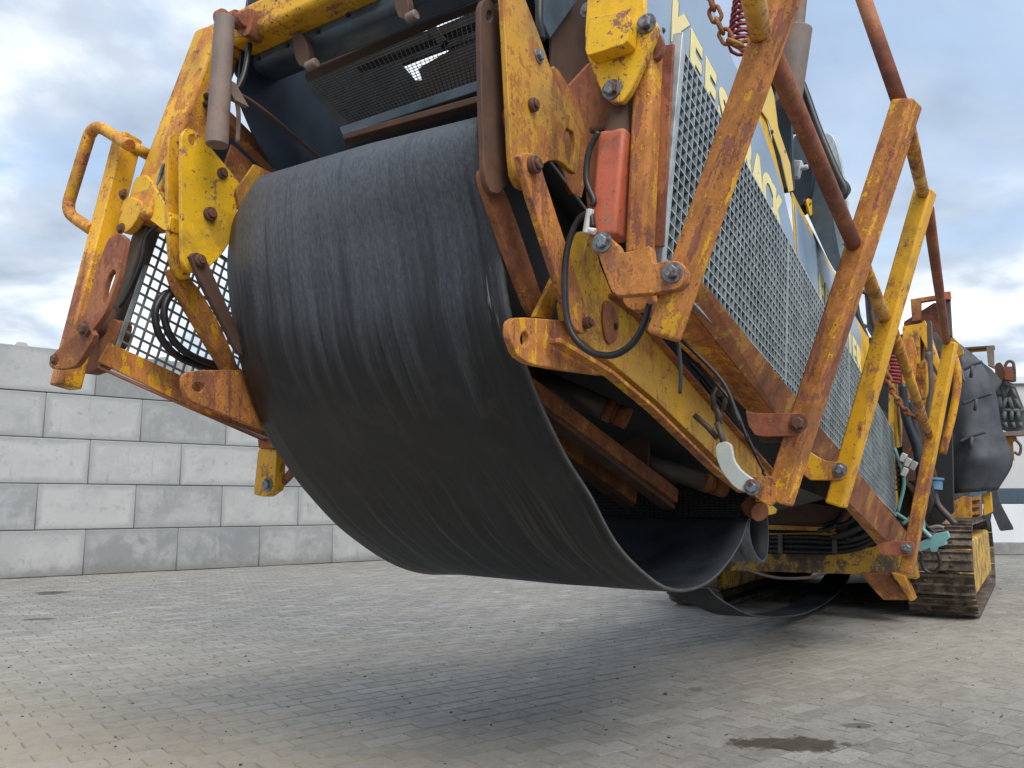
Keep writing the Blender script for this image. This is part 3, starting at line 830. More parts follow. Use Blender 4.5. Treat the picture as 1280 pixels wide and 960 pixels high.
t0 = posts[0][1]
rail([A(.9, (1066, -40))[0].lerp(A(.9, (1066, -40))[0], 0), A(.97, (1126, 132))[0]], mat=mt['redrust'])
rail([A(1.0, (1133, 150))[0], A(1.87, (1154, 243))[0]], mat=mt['worn'])
rail([A(1.95, (1160, 262))[0], A(4.0, (1183, 428))[0]], mat=mt['redrust'])
rail([A(.02, (966, 70))[0], A(1.0, (1072, 316))[0]], mat=mt['redrust'])
rail([A(1.03, (1078, 330))[0], A(1.90, (1107, 400))[0]], mat=mt['worn'])
rail([A(1.95, (1116, 414))[0], A(4.0, (1162, 545))[0]], mat=mt['worn'])
rail([A(-.55, (925, -90))[0], A(-.08, (950, 42))[0]], mat=mt['yellow'])
tube('handrail', A(4.1, (1188, 436), (1195, 455), (1197, 480), (1190, 520), (1178, 567)), .024, mt['worn'], mc, n=14, label='bent end loop of the handrail')

# end brackets tying beam to posts
def lug(a, px, bolts, mat, label=None):
    o = pA('end_bracket', a, rc(px, 1, .15), .025, mat, mc, label=label)
    for (u, v, r, m_) in bolts: boltA(a, u, v, r, m_, o)
    return o
lug(.93, [(931, 512), (945, 517), (1008, 516), (1011, 524), (1010, 540), (1005, 545), (945, 546), (935, 532)], [(998, 529, 8, mt['rustbolt'])], mt['redrust'])
pA('end_bracket', .98, [(946, 546), (1000, 544), (1000, 553), (950, 553)], .02, mt['brown'], mc)
lug(1.84, [(1004, 560), (1030, 576), (1052, 578), (1061, 583), (1061, 596), (1055, 601), (1005, 600)], [(1050, 587, 6, mt['bolt'])], mt['worn'])
lug(3.93, [(1094, 680), (1120, 676), (1142, 677), (1143, 690), (1138, 695), (1100, 694)], [(1134, 685, 4.5, mt['bolt'])], mt['redrust'])
hl = pA('handle_lug', .93, rc([(930, 596), (968, 595), (972, 625), (962, 634), (928, 610)], 1, .15), .02, mt['worn'], mc)
boltA(.895, 940, 609, 7, mt['bolt'], hl)
# grey bent lever with its rod
lv = plate('lever_arm', A(.90, *rc([(894, 556), (906, 551), (914, 556), (917, 575), (926, 588), (945, 602), (948, 612), (938, 618), (918, 610), (902, 590), (895, 572)], 1, .2)), IN_A(.02), mt['handle'], mc, label='pale grey bent lever')
tube('lever_rod', A(.92, (898, 528), (902, 540), (906, 560)), .009, mt['handle'], lv) if False else None
bm = bmesh.new(); add_tube(bm, A(.91, (896, 528), (902, 545), (906, 560)), .010, 10)
add_tube(bm, A(.93, (868, 519), (884, 533), (897, 548)), .010, 10)
link('lever_rod', bm, mt['steel'], mc)
# shackle hanging from the beam
bm = bmesh.new()
for pts in (((893, 512), (891, 495), (898, 478)), ((903, 512), (908, 495), (905, 480))): add_tube(bm, A(.95, *pts), .010, 8)
add_cyl(bm, A(.94, (898, 492))[0], A(.96, (903, 491))[0], .012, n=8)
add_tube(bm, A(.95, (892, 508), (898, 516), (899, 530)), .013, 8)
link('shackle', bm, mt['steel'], mc)

def loft(name, lines, mat, label=None, t=.006):
    """lines: list of (b, px list) of equal length; sheet joining them, given thickness"""
    bm = bmesh.new(); rows = [[bm.verts.new(p) for p in B(b, *px)] for b, px in lines]
    for r0, r1 in zip(rows, rows[1:]):
        for i in range(len(r0) - 1): bm.faces.new((r0[i], r0[i + 1], r1[i + 1], r1[i]))
    o = link(name, bm, mat, mc, label)
    s = o.modifiers.new('t', 'SOLIDIFY'); s.thickness = t; s.offset = 0
    s2 = o.modifiers.new('b', 'BEVEL'); s2.width = .002; s2.segments = 2
    return o
# side beam in three lengths: outer face + inward bottom flange
segs = [([(868, 340), (1010, 515)], [(846, 366), (976, 527)], [(800, 384), (934, 513)]),
        ([(1022, 530), (1060, 576)], [(998, 552), (1034, 590)], [(968, 545), (1006, 588)]),
        ([(1070, 587), (1142, 676)], [(1060, 628), (1120, 688)], [(1046, 622), (1098, 682)])]
for sT, sC, sW in segs:
    loft('side_beam', [(.93, sT), (.88, sC)], mt['rust'])
    loft('beam_flange', [(.878, sC), (.76, sW)], mt['orange'])

def grating(name, b, TL, TR, BL, BR, pitch, t=.0045, depth=.03, label=None, mat=None, parent=None):
    """open bar grating filling a quad given as (a, z) corners"""
    bm = bmesh.new()
    q = lambda s, r: M(*((lambda x, z: (x, b, z))(*[(TL[i] * (1 - s) + TR[i] * s) * (1 - r) + (BL[i] * (1 - s) + BR[i] * s) * r for i in (0, 1)])))
    wid = ((TR[0] - TL[0]) ** 2 + (TR[1] - TL[1]) ** 2) ** .5; hei = ((TL[0] - BL[0]) ** 2 + (TL[1] - BL[1]) ** 2) ** .5
    ns, nr = max(2, round(wid / pitch)), max(2, round(hei / pitch))
    Y = Vector((0, 1, 0))
    for i in range(ns + 1):
        p0, p1 = q(i / ns, 0), q(i / ns, 1); x = (p1 - p0).cross(Y).normalized()
        w = t * (2.2 if i in (0, ns) else 1)
        add_box(bm, p0 + Y * depth / 2, p1 + Y * depth / 2, x, Y, w / 2, depth / 2)
    for i in range(nr + 1):
        p0, p1 = q(0, i / nr), q(1, i / nr); x = (p1 - p0).cross(Y).normalized()
        w = t * (2.2 if i in (0, nr) else 1)
        add_box(bm, p0 + Y * (depth / 2 + .001), p1 + Y * (depth / 2 + .001), x, Y, w / 2, depth / 2)
    for f in bm.faces: f.material_index = 1 if abs(f.normal.y) > .9 else 0
    bm.normal_update()
    for f in bm.faces: f.material_index = 1 if (abs(f.normal.y) > .9 and f.calc_center_median().y < -b + depth * .3) else 0
    return link(name, bm, mat or [mt['galvdeep'], mt['galv']], parent or mc, label)
gTL, gTR, gBL, gBR = (.43, 2.335), (4.57, 1.446), (.216, 1.579), (4.45, .86)
lerp2 = lambda p, q, t: tuple(x * (1 - t) + y * t for x, y in zip(p, q))
cuts = [0, .31, .62, 1.0]
for c0, c1 in zip(cuts, cuts[1:]):
    grating('walkway_grating', .90, lerp2(gTL, gTR, c0 + .002), lerp2(gTL, gTR, c1 - .002), lerp2(gBL, gBR, c0 + .002), lerp2(gBL, gBR, c1 - .002), .042, t=.0038)
grating('side_grating', -.90, (-.03, 1.975), (2.2, 1.32), (-.172, 1.462), (2.1, .79), .037, t=.0065, depth=.008, mat=[mt['galvdeep'], mt['galvdeep']])

# ---- pale blue side panels with raised lettering
def panel(pxs, b=.80):
    return pB('side_panel', b, pxs, .01, mt['panel'], mc)
def panel_az(pts, b, mat, name='side_panel', t=.008, label=None):
    return plate(name, [M(a, b, z) for a, z in pts], IN_B(t), mat, mc, label=label)
panel_az([(.36, 1.8), (.36, 3.05), (.75, 3.0), (1.34, 2.735), (1.66, 2.66), (2.07, 2.44), (2.27, 2.25), (2.25, 1.5), (1.2, 1.7)], .80, mt['panel'])
panel_az([(.6, 3.0), (.76, 3.0), (1.36, 2.74), (1.80, 2.78), (2.13, 2.46), (2.24, 2.26), (2.07, 2.40), (1.60, 2.66), (1.3, 2.68), (.9, 2.85)], .792, mt['yellow_bright'], 'yellow_skin')
panel_az([(2.34, 1.5), (2.34, 2.44), (3.40, 2.26), (3.40, 1.2)], .80, mt['panel'])
panel_az([(2.32, 1.5), (2.32, 2.50), (3.43, 2.30), (3.43, 1.2)], .792, mt['yellow_bright'], 'yellow_skin')
panel_az([(3.49, 1.1), (3.49, 2.31), (3.7, 2.27), (4.10, 2.07), (3.95, 1.80), (4.55, 1.55), (4.55, .95)], .80, mt['panel'])
panel_az([(3.47, 1.1), (3.47, 2.36), (3.72, 2.30), (4.45, 2.15), (4.62, 1.6), (4.62, .9)], .792, mt['yellow_bright'], 'yellow_skin')
pB('yellow_skin', .803, [(938, 118), (962, 100), (968, 120), (973, 160), (988, 205), (992, 238), (986, 240), (976, 195), (960, 150)], .004, mt['letter_y'], mc)
for u, v in ((829, 38), (964, 165), (1005, 252), (1024, 291), (1041, 327), (1070, 385), (1081, 408)):
    boltB(.80, u, v, 2.6, mt['rustbolt'], mc)
for u, v in ((928, 10), (979, 190)): boltB(.795, u, v, 2.6, mt['rustbolt'], mc)
pB('lifting_tab', .795, [(1008, 252), (1011, 248), (1016, 250), (1017, 268), (1013, 270)], .01, mt['yellow_bright'], mc, holes=[oval(1013, 256, 1.5, 2.5, 8)])
def letters(word, a0, z0, step, slope, size):
    for i, ch in enumerate(word):
        cu = bpy.data.curves.new('letter', 'FONT'); cu.body = ch; cu.size = size; cu.extrude = .0015; cu.offset = .012; cu.align_x = 'CENTER'
        cu.resolution_u = 4
        to = bpy.data.objects.new('tmp', cu); C.objects.link(to)
        me = bpy.data.meshes.new_from_object(to.evaluated_get(bpy.context.evaluated_depsgraph_get()))
        C.objects.unlink(to); bpy.data.objects.remove(to)
        a = a0 + i * step; z = z0 - slope * (a - a0)
        xs = Vector((1, 0, -slope)).normalized(); zs = Vector((0, -1, 0)); ys = zs.cross(xs)
        for nm, off, m_ in (('letter_shadow', .010, mt['letter_edge']), ('letter', 0, mt['letter'])):
            mm = me.copy(); mm.materials.clear(); mm.materials.append(m_)
            org = M(a + off, .8035 if nm == 'letter' else .8012, z + off * .4) - ys * (size * .72)
            if nm == 'letter_shadow': org = M(a + .012, .8012, z + .006) - ys * (size * .72)
            R = Matrix(((xs.x, ys.x, zs.x, org.x), (xs.y, ys.y, zs.y, org.y), (xs.z, ys.z, zs.z, org.z), (0, 0, 0, 1)))
            mm.transform(Matrix.Diagonal((.95, 1, 1, 1)))
            o = bpy.data.objects.new(nm, mm); C.objects.link(o); o.parent = mc; o.matrix_local = R
letters('KEESTRACK', .735, 2.63, .153, .207, .25)
letters('FRONTIER', 2.86, 2.19, .155, .207, .245)

#--LEFT--
# ---- left side: frame column, cross tube, hinge plates
col0, col1 = A(-.1, (184, 285))[0], A(-.02, (272, 34))[0]
bar('frame_column', A(-.12, (187, 283))[0], A(.06, (276, 45))[0], .15, .13, mt['worn'], mc, bevel=.02, label='thick orange yellow frame column leaning right')
P0, P1 = A(.06, (262, 62))[0], A(.06, (316, 42))[0]
cd = Vector((0, -1, 0))
bar('cross_tube', A(.06, (258, 66))[0], A(.06, (300, 46))[0], .12, .12, mt['worn'], mc, across=Vector((1, 0, 0)), bevel=.02)
bar('cross_tube', A(.06, (302, 45))[0], A(.06, (470, -34))[0], .12, .125, mt['yellow'], mc, across=Vector((1, 0, 0)), bevel=.02, label='yellow cross tube with rust runs along its underside')
pA('hinge_knuckle', -.02, rc([(294, 16), (314, 9), (318, 14), (312, 42), (304, 46), (294, 38)], 1), .06, mt['redrust'], mc)
for i, u in enumerate((276, 292, 300)):
    bm = bmesh.new(); add_cyl(bm, A(-.03, (u, 26))[0], A(-.03, (u + 6, 23))[0], .036 - .004 * i, n=20)
    link('knuckle_ring', bm, mt['redrust'], mc, bevel=.003)
bm = bmesh.new(); add_cyl(bm, A(-.12, (281, 22))[0], A(-.12, (271, 182))[0], .033, .037, 24)
link('hanging_cylinder', bm, mt['pipe'], mc, bevel=.004, label='grey brown cylinder hanging from the cross tube')
pA('column_foot', -.16, rc([(158, 260), (168, 222), (184, 218), (214, 268), (210, 292), (170, 262), (160, 268)], 1, .15), .08, mt['yellow_bright'], mc, label='bright yellow foot of the frame column')
pA('foot_lug', -.18, rc([(150, 252), (160, 244), (180, 254), (168, 280), (156, 292), (148, 288)], 1, .2), .03, mt['yellow'], mc)
boltA(-.18, 152, 286, 5, mt['rustbolt'], mc); boltA(-.18, 155, 243, 5, mt['rustbolt'], mc)
pA('column_foot', -.08, [(186, 220), (236, 190), (240, 300), (214, 292), (192, 262)], .1, mt['yellow_bright'], mc)
# pair of hinge plates
h1 = pB('hinge_plate', -.60, rc([(226, 172), (232, 160), (243, 162), (262, 182), (303, 232), (306, 245), (296, 262), (289, 300), (278, 318), (264, 332), (252, 342), (238, 340), (228, 330), (227, 300)], 1, .2), .016, mt['yellow_bright'], mc,
        holes=[oval(241, 175, 5, 7, tilt=-.3)], label='bright yellow hinge plate on the left of the belt')
pin(B(-.60, (277, 217))[0], RB, .020, .012, mt['rustbolt'], h1); pin(B(-.60, (261, 268))[0], RB, .024, .016, mt['rustbolt'], h1)
h2 = pB('hinge_plate', -.68, rc([(210, 178), (214, 168), (226, 168), (232, 180), (240, 330), (238, 348), (226, 350), (213, 332), (209, 260)], 1, .2), .016, mt['yellow'], mc,
        holes=[oval(223, 182, 2.5, 5)], label='outer left hinge plate, yellow edge and rusty face')
l1 = pB('link_bar', -.56, rc([(236, 322), (244, 314), (256, 320), (262, 332), (296, 410), (310, 440), (300, 445), (292, 430)], 1, .25), .02, mt['brown'], mc)
pin(B(-.56, (249, 326))[0], RB, .020, .014, mt['rustbolt'], l1)
pB('link_bar', -.70, rc([(214, 332), (226, 346), (242, 350), (270, 395), (300, 462), (296, 476), (284, 462), (222, 358)], 1, .2), .045, mt['orange'], mc)
e1 = pB('pivot_ear', -.62, rc([(229, 485), (229, 470), (238, 463), (300, 462), (316, 470), (345, 530), (335, 540), (260, 510), (236, 500)], 1, .2), .02, mt['orange'], mc, holes=[oval(248, 484, 8, 6, tilt=.35)], label='left ear plate with a slotted hole')
# left side beam below the grating
loft('side_beam', [(-.88, [(136, 428), (262, 486), (352, 532)]), (-.87, [(122, 452), (244, 512), (350, 552)])], mt['orange'])
loft('beam_flange', [(-.84, [(128, 462), (240, 512), (346, 558)]), (-.95, [(122, 458), (235, 506), (342, 550)])], mt['redrust'])
# left folded post and its grab loop
bar('walkway_post', B(-1.02, (82, 484))[0], B(-1.02, (160, 172))[0], .07, .075, mt['worn_low'], mc, across=Vector((0, 1, 0)), bevel=.006, label='left walkway post, yellow above and rusty below')
rr_ = [A(-.2, p)[0] for p in ((162, 182), (148, 173), (130, 162), (120, 160), (113, 167), (109, 178), (89, 243), (86, 256), (87, 265), (94, 273), (116, 288))]
tube('handrail', rr_, .0215, mt['worn'], mc, n=14, label='U shaped grab loop on the left post')
tube('handrail', [A(-.12, (164, 182))[0], A(-.05, (186, 194))[0]], .021, mt['worn'], mc, n=12)
# slotted rusty link and pivots
sl = pA('slotted_bar', -.32, rc([(135, 298), (148, 291), (157, 298), (148, 345), (135, 382), (128, 396), (112, 419), (100, 416), (108, 385), (120, 335)], 1, .12), .02, mt['redrust'], mc, holes=[rc([(142, 336), (145, 341), (132, 378), (126, 379), (134, 345)], 1, .2)], label='red brown bar with a long slot')
boltA(-.37, 106, 411, 7, mt['rustbolt'], sl)
pa_ = pA('pivot_plate', -.36, rc([(60, 455), (66, 442), (92, 418), (112, 410), (118, 420), (102, 448), (92, 460), (66, 462)], 1, .18), .02, mt['rust'], mc)
boltA(-.36, 69, 449, 5, mt['rustbolt'], pa_)
pA('pivot_plate', -.16, rc([(98, 460), (120, 424), (140, 398), (150, 402), (146, 426), (122, 462), (104, 468)], 1, .18), .05, mt['rust'], mc)
bar('inner_leg', A(-.1, (146, 405))[0], A(-.1, (186, 282))[0], .07, .06, mt['steel'], mc, bevel=.01)
tube('hydraulic_hose', A(-.14, (214, 274), (200, 280), (184, 296), (176, 330), (160, 368), (150, 384)), .007, mt['hose'], mc)
bm = bmesh.new()
bmesh.ops.create_icosphere(bm, subdivisions=2, radius=.05, matrix=Matrix.Translation(A(-.15, (130, 402))[0]) @ Matrix.Diagonal((1, 1, 1.3, 1)))
link('pivot_knuckle', bm, mt['brown'], mc, smooth=True)
tubeB('hydraulic_hose', -.78, [(222, 365), (206, 368), (194, 390), (200, 420), (222, 445), (256, 458), (290, 462)], .013, mt['hose'], mc)
tubeB('hydraulic_hose', -.76, [(224, 367), (212, 370), (205, 390), (212, 418), (232, 440), (262, 454), (296, 460)], .013, mt['hose'], mc)
for pp, r_ in (([(220, 164), (224, 140), (240, 126), (262, 120), (276, 130)], .012), ([(231, 158), (240, 138), (258, 130), (276, 134)], .011)):
    tube('hydraulic_hose', A(-.02, *pp), r_, mt['hose'], mc)
for pp in ([(205, 204), (200, 220), (197, 235), (202, 246), (212, 250)], [(209, 208), (206, 228), (210, 244)]):
    tube('steel_pipe', A(-.15, *pp), .006, mt['bolt'], mc)
# latch below the left beam
lt = pA('latch_post', .45, rc([(323, 560), (346, 562), (343, 612), (330, 621), (317, 618)], 1, .08), .05, mt['yellow'], mc, label='short yellow latch post')
boltA(.45, 335, 606, 6, mt['bolt'], lt)
pA('latch_plate', .44, rc([(322, 548), (350, 548), (352, 560), (323, 561)], 1, .1), .06, mt['rust'], mc)
tube('latch_hook', A(.5, (372, 565), (368, 585), (356, 600), (342, 610)), .017, mt['redrust'], mc, n=12)

# ---- hopper underside behind the belt
pB('hopper_side', -.62, rc([(304, 40), (318, -60), (430, -80), (396, 60), (380, 100), (430, 165), (434, 230), (392, 205), (346, 216), (318, 170), (296, 118)], 1, .12), .01, mt['blueblack'], mc, label='dark blue curved hopper side')
bar('hopper_tube', A(.17, (306, 84))[0], A(.17, (700, -82))[0], .13, .15, mt['slate'], mc, across=Vector((1, 0, 0)), bevel=.03, seg=4, label='slate grey tube crossing under the hopper')
bar('hopper_rail', A(.62, (372, 96))[0], A(.62, (680, -40))[0], .06, .05, mt['brown'], mc, across=Vector((1, 0, 0)), bevel=.006)
for u, v in ((378, 62), (503, 2)):
    pA('idler_bracket', .07, rc([(u - 14, v - 20), (u, v - 22), (u + 8, v), (u + 6, v + 24), (u - 8, v + 18)], 1), .03, mt['brown'], mc)
    bm = bmesh.new(); add_cyl(bm, A(.07, (u + 6, v + 22))[0], A(.07, (u + 18, v + 16))[0], .017, n=14); link('idler_end', bm, mt['pipe'], mc, bevel=.004)
for u, v in ((322, 68), (358, 52), (396, 35), (434, 14)):
    bm = bmesh.new(); p = A(.098, (u, v + 4))[0]; add_cyl(bm, p, p + Vector((.004, 0, 0)), .009, n=10); link('rivet', bm, mt['dark'], mc)
bar('hopper_rail', A(.7, (428, 168))[0], A(.7, (700, 78))[0], .05, .045, mt['slate'], mc, across=Vector((1, 0, 0)), bevel=.005)
bar('hopper_rail', A(.66, (424, 176))[0], A(.66, (700, 100))[0], .05, .03, mt['brown'], mc, across=Vector((1, 0, 0)), bevel=.005)
tubeB('hopper_rail', -.52, [(290, 112), (330, 138), (405, 202)], .007, mt['brown'], mc)
bm = bmesh.new(); add_box(bm, B(-.5, (283, 100))[0], B(-.5, (300, 130))[0], Vector((0, 1, 0)), Vector((1, 0, 0)), .01, .03); link('hopper_lip', bm, mt['pipe'], mc)
pB('deflector_plate', -.70, [(290, 180), (318, 205), (300, 245), (262, 262)], .012, mt['rust'], mc)
pB('deflector_plate', -.58, [(318, 205), (352, 222), (300, 262), (296, 236)], .012, mt['gold'], mc)
bar('frame_strut', B(-.72, (262, 130))[0], B(-.72, (345, 212))[0], .05, .05, mt['rust'], mc, bevel=.004)
tubeB('hydraulic_hose', -.55, [(312, 55), (306, 90), (296, 112), (284, 118)], .011, mt['hose'], mc)
tubeB('hydraulic_hose', -.55, [(283, 122), (292, 118), (298, 140), (297, 178)], .008, mt['pipe'], mc)
# wire mesh over the hopper mouth, tilted
def mesh_quad(name, c4, n1_, n2_, r, mat):
    bm = bmesh.new(); c4 = [Vector(c_) for c_ in c4]
    q = lambda s, t: (c4[0].lerp(c4[1], s)).lerp(c4[3].lerp(c4[2], s), t)
    for i in range(n1_ + 1): add_tube(bm, [q(i / n1_, 0), q(i / n1_, 1)], r, 4)
    for i in range(n2_ + 1): add_tube(bm, [q(0, i / n2_), q(1, i / n2_)], r, 4)
    return link(name, bm, mat, mc)
mesh_quad('wire_mesh', A(.80, (443, 158), (640, 92), (640, -5), (385, 103)), 44, 22, .0019, mt['soot'])
mesh_quad('wire_mesh', A(1.0, (470, 62), (640, 2), (640, -30), (455, 40)), 34, 8, .002, mt['soot'])
# plates behind the mesh, coloured near black for hopper shade, leave one bright opening
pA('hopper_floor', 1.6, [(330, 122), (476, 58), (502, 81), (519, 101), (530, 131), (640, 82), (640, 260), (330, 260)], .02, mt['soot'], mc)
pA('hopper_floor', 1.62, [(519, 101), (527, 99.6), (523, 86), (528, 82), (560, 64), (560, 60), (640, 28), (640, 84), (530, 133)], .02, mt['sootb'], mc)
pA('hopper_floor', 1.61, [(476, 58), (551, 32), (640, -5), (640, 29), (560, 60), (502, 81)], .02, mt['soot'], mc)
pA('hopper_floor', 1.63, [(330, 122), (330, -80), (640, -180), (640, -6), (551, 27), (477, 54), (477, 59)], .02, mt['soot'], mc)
bar('hopper_rail', A(.9, (448, 84))[0], A(.9, (640, 12))[0], .05, .035, mt['sootb'], mc, across=Vector((1, 0, 0)), bevel=.004)
bar('hopper_rail', A(.88, (536, 30))[0], A(.88, (556, 56))[0], .04, .03, mt['sootb'], mc, bevel=.004)
pA('hopper_back', .76, [(428, 172), (640, 100), (640, 210), (428, 235)], .01, mt['soot'], mc)  # dark sheet standing in for the shaded void under the rail
pB('far_side_plate', -.98, [(226, 160), (262, 130), (276, 150), (300, 160), (335, 215), (300, 262), (262, 262), (226, 200)], .01, mt['blueblack'], mc)  # dark filler added where the hinge area falls into shade
# hopper body on the far side and above
plate('trough_side', [M(a, .52, z) for a, z in ((-.05, 1.95), (-.02, 1.50), (.22, 1.42), (.6, 1.40), (1.6, 1.22), (2.6, 1.08), (4.6, .95), (4.6, 2.0), (2.4, 2.2), (1.6, 2.5), (.9, 2.7), (.3, 2.9), (.1, 2.6), (0.05, 2.2))], IN_B(.012), mt['dark'], mc)
pB('trough_skin', .56, [(690, 46), (720, 0), (745, -60), (860, -160), (860, 300), (735, 150), (690, 110)], .012, mt['brown'], mc, label='dark rust brown inner plate')
pB('trough_skin', .585, [(712, 106), (738, 78), (790, 130), (760, 300), (738, 260), (732, 200)], .012, mt['redrust'], mc)
pB('trough_skin', .60, [(655, -80), (720, -80), (726, -6), (688, 48), (676, 20)], .012, mt['slate'], mc)
tubeB('hydraulic_hose', .64, [(676, -40), (674, 20), (677, 50)], .012, mt['hose'], mc)

# ---- underside: carrying belt, rollers, channels
q = [(.25, 1.74), (.7, 1.60), (1.2, 1.44), (1.9, 1.24), (2.6, 1.08), (3.8, .98)]
mt['carry'] = plain('dusty_belt_underside', (.040, .046, .048), .7, scale=5, var=.3, dirt=(.075, .08, .08), da=.5, db=.8)
belt_sheet('carrying_belt', [(-.58, q), (-.2, [(a, z - .09) for a, z in q]), (.2, [(a, z - .09) for a, z in q]), (.56, q)], mt['carry'], label='dark underside of the carrying belt')
def roller(p0, p1, r, label=None):
    bm = bmesh.new(); p0, p1 = Vector(p0), Vector(p1); d = (p1 - p0)
    add_cyl(bm, p0, p0 + d * .74, r, n=24)
    add_cyl(bm, p0 + d * .74, p0 + d * .82, r * 1.04, n=24); add_cyl(bm, p0 + d * .82, p0 + d * .87, r * .86, n=24)
    add_cyl(bm, p0 + d * .87, p1, r * .96, n=24)
    for f in bm.faces:
        f.material_index = 1 if (f.calc_center_median() - p0).dot(d) / d.length_squared > .75 else 0
    return link('idler_roller', bm, [mt['steel'], mt['rust']], mc, label)
roller(B(.16, (678, 476))[0], B(.46, (786, 524))[0], .042)
roller(B(.2, (790, 572))[0], B(.5, (906, 612))[0], .042)
roller(B(.0, (600, 470))[0], B(.12, (676, 470))[0], .036)
bar('idler_beam', B(.35, (640, 470))[0], B(.35, (842, 620))[0], .045, .06, mt['rust'], mc, bevel=.004)
bar('idler_beam', B(.33, (640, 488))[0], B(.33, (836, 634))[0], .06, .02, mt['brown'], mc, bevel=.003)
bar('idler_beam', B(.10, (690, 548))[0], B(.10, (790, 622))[0], .05, .06, mt['rust'], mc, bevel=.004)
bar('idler_beam', B(.08, (690, 562))[0], B(.08, (786, 632))[0], .06, .02, mt['brown'], mc, bevel=.003)
pA('idler_bracket', 1.55, rc([(775, 552), (800, 545), (812, 552), (808, 590), (780, 590)], 1), .02, mt['brown'], mc)
pA('expanded_sheet', 2.0, [(640, 600), (700, 600), (935, 606), (935, 648), (700, 650), (640, 652)], .02, mt['dark'], mc)
mesh_quad('expanded_mesh', A(1.985, (660, 650), (930, 648), (930, 608), (660, 600)), 46, 12, .004, mt['dark'])
bm = bmesh.new(); add_cyl(bm, B(.50, (918, 622))[0], B(.66, (950, 640))[0], .045, n=20); link('end_roller', bm, mt['rust'], mc, bevel=.004)
pB('yellow_clip', .66, rc([(950, 622), (972, 636), (970, 642), (962, 644), (948, 632)], 1, .1), .02, mt['yellow_bright'], mc)
tube('strap', A(.0, (848, 428), (850, 450), (851, 470), (850, 492)), .0045, mt['hose'], mc)
for k_ in range(5):
    tube('hydraulic_hose', A(.6 + .3 * k_, (840 + 12 * k_, 415 + 20 * k_), (868 + 12 * k_, 440 + 24 * k_), (905 + 10 * k_, 480 + 24 * k_), (925 + 10 * k_, 530 + 20 * k_)), .006, mt['hose'], mc)
pB('inner_rail', .5, [(860, 430), (1000, 560), (1000, 575), (860, 450)], .03, mt['dark'], mc)

#--CHASSIS--
cross = pA('chassis_beam', 5.65, [(850, 676), (900, 690), (1000, 690), (1082, 686), (1112, 680), (1142, 694), (1146, 724), (1075, 718), (872, 712), (840, 708)], .22, mt['mud'], mc, label='yellow chassis cross beam crusted with dirt')
pA('chassis_plate', 5.60, [(1074, 717), (1108, 716), (1142, 750), (1104, 750)], .03, mt['rust'], mc)
pA('chassis_plate', 5.56, [(1114, 716), (1130, 720), (1143, 750), (1138, 752)], .2, mt['gold'], mc)
pA('hose_tray', 5.4, [(870, 653), (962, 656), (1038, 659), (1062, 634), (1064, 640), (1042, 664), (962, 662), (870, 660)], .25, mt['gold'], mc)
pA('hose_tray', 5.45, [(870, 620), (960, 636), (1000, 628), (1056, 634), (1036, 658), (870, 656)], .02, mt['brown'], mc)
pA('hose_tray', 5.55, [(870, 668), (1044, 665), (1047, 690), (870, 692)], .03, mt['yellow'], mc)
for v in (672, 677, 683, 689):
    tube('hydraulic_hose', A(5.48, (900, v + 2), (960, v), (1010, v + (v - 680) * .1), (1045, v + 1), (1075, v - 4), (1096, v - 16)), .022, mt['hose'], mc, seg=5)
for u in (975, 1043): pA('hose_clamp', 5.44, [(u - 3, 668), (u + 3, 668), (u + 3, 692), (u - 3, 692)], .02, mt['steel'], mc)
hr = random.Random(5)
for i in range(12):
    u0 = 1040 + hr.uniform(-20, 20); v0 = 668 + hr.uniform(-10, 10)
    tube('hydraulic_hose', A(5.3 + hr.uniform(-.2, .2), (u0, v0), (u0 + 22, v0 - 8), (u0 + 45, v0 - 30 + hr.uniform(-10, 10)), (u0 + 70, v0 - 45 + hr.uniform(-15, 20))), .02, mt['hose'], mc, seg=4)
tube('cable', A(5.3, (918, 700), (935, 712), (970, 722), (1010, 722), (1035, 715)), .012, mt['pipe'], mc)
# machine body between the tracks, dark boxes added to blacken the underside
def boxm(name, a0, a1, b0_, b1_, z0, z1, mat, bevel=.02, label=None, parent=None):
    bm = bmesh.new()
    bmesh.ops.create_cube(bm, size=1, matrix=Matrix.Translation(M((a0 + a1) / 2, (b0_ + b1_) / 2, (z0 + z1) / 2)) @ Matrix.Diagonal((a1 - a0, b1_ - b0_, z1 - z0, 1)))
    return link(name, bm, mat, parent or mc, label, bevel)
boxm('undercarriage_frame', 6.1, 10.2, -.72, .70, .42, 1.02, mt['dark'])
boxm('machine_body', 4.9, 11.5, -.70, .66, 1.0, 1.75, mt['dark'])
boxm('machine_body', 2.4, 5.2, -.55, .5, .98, 1.35, mt['dark'])

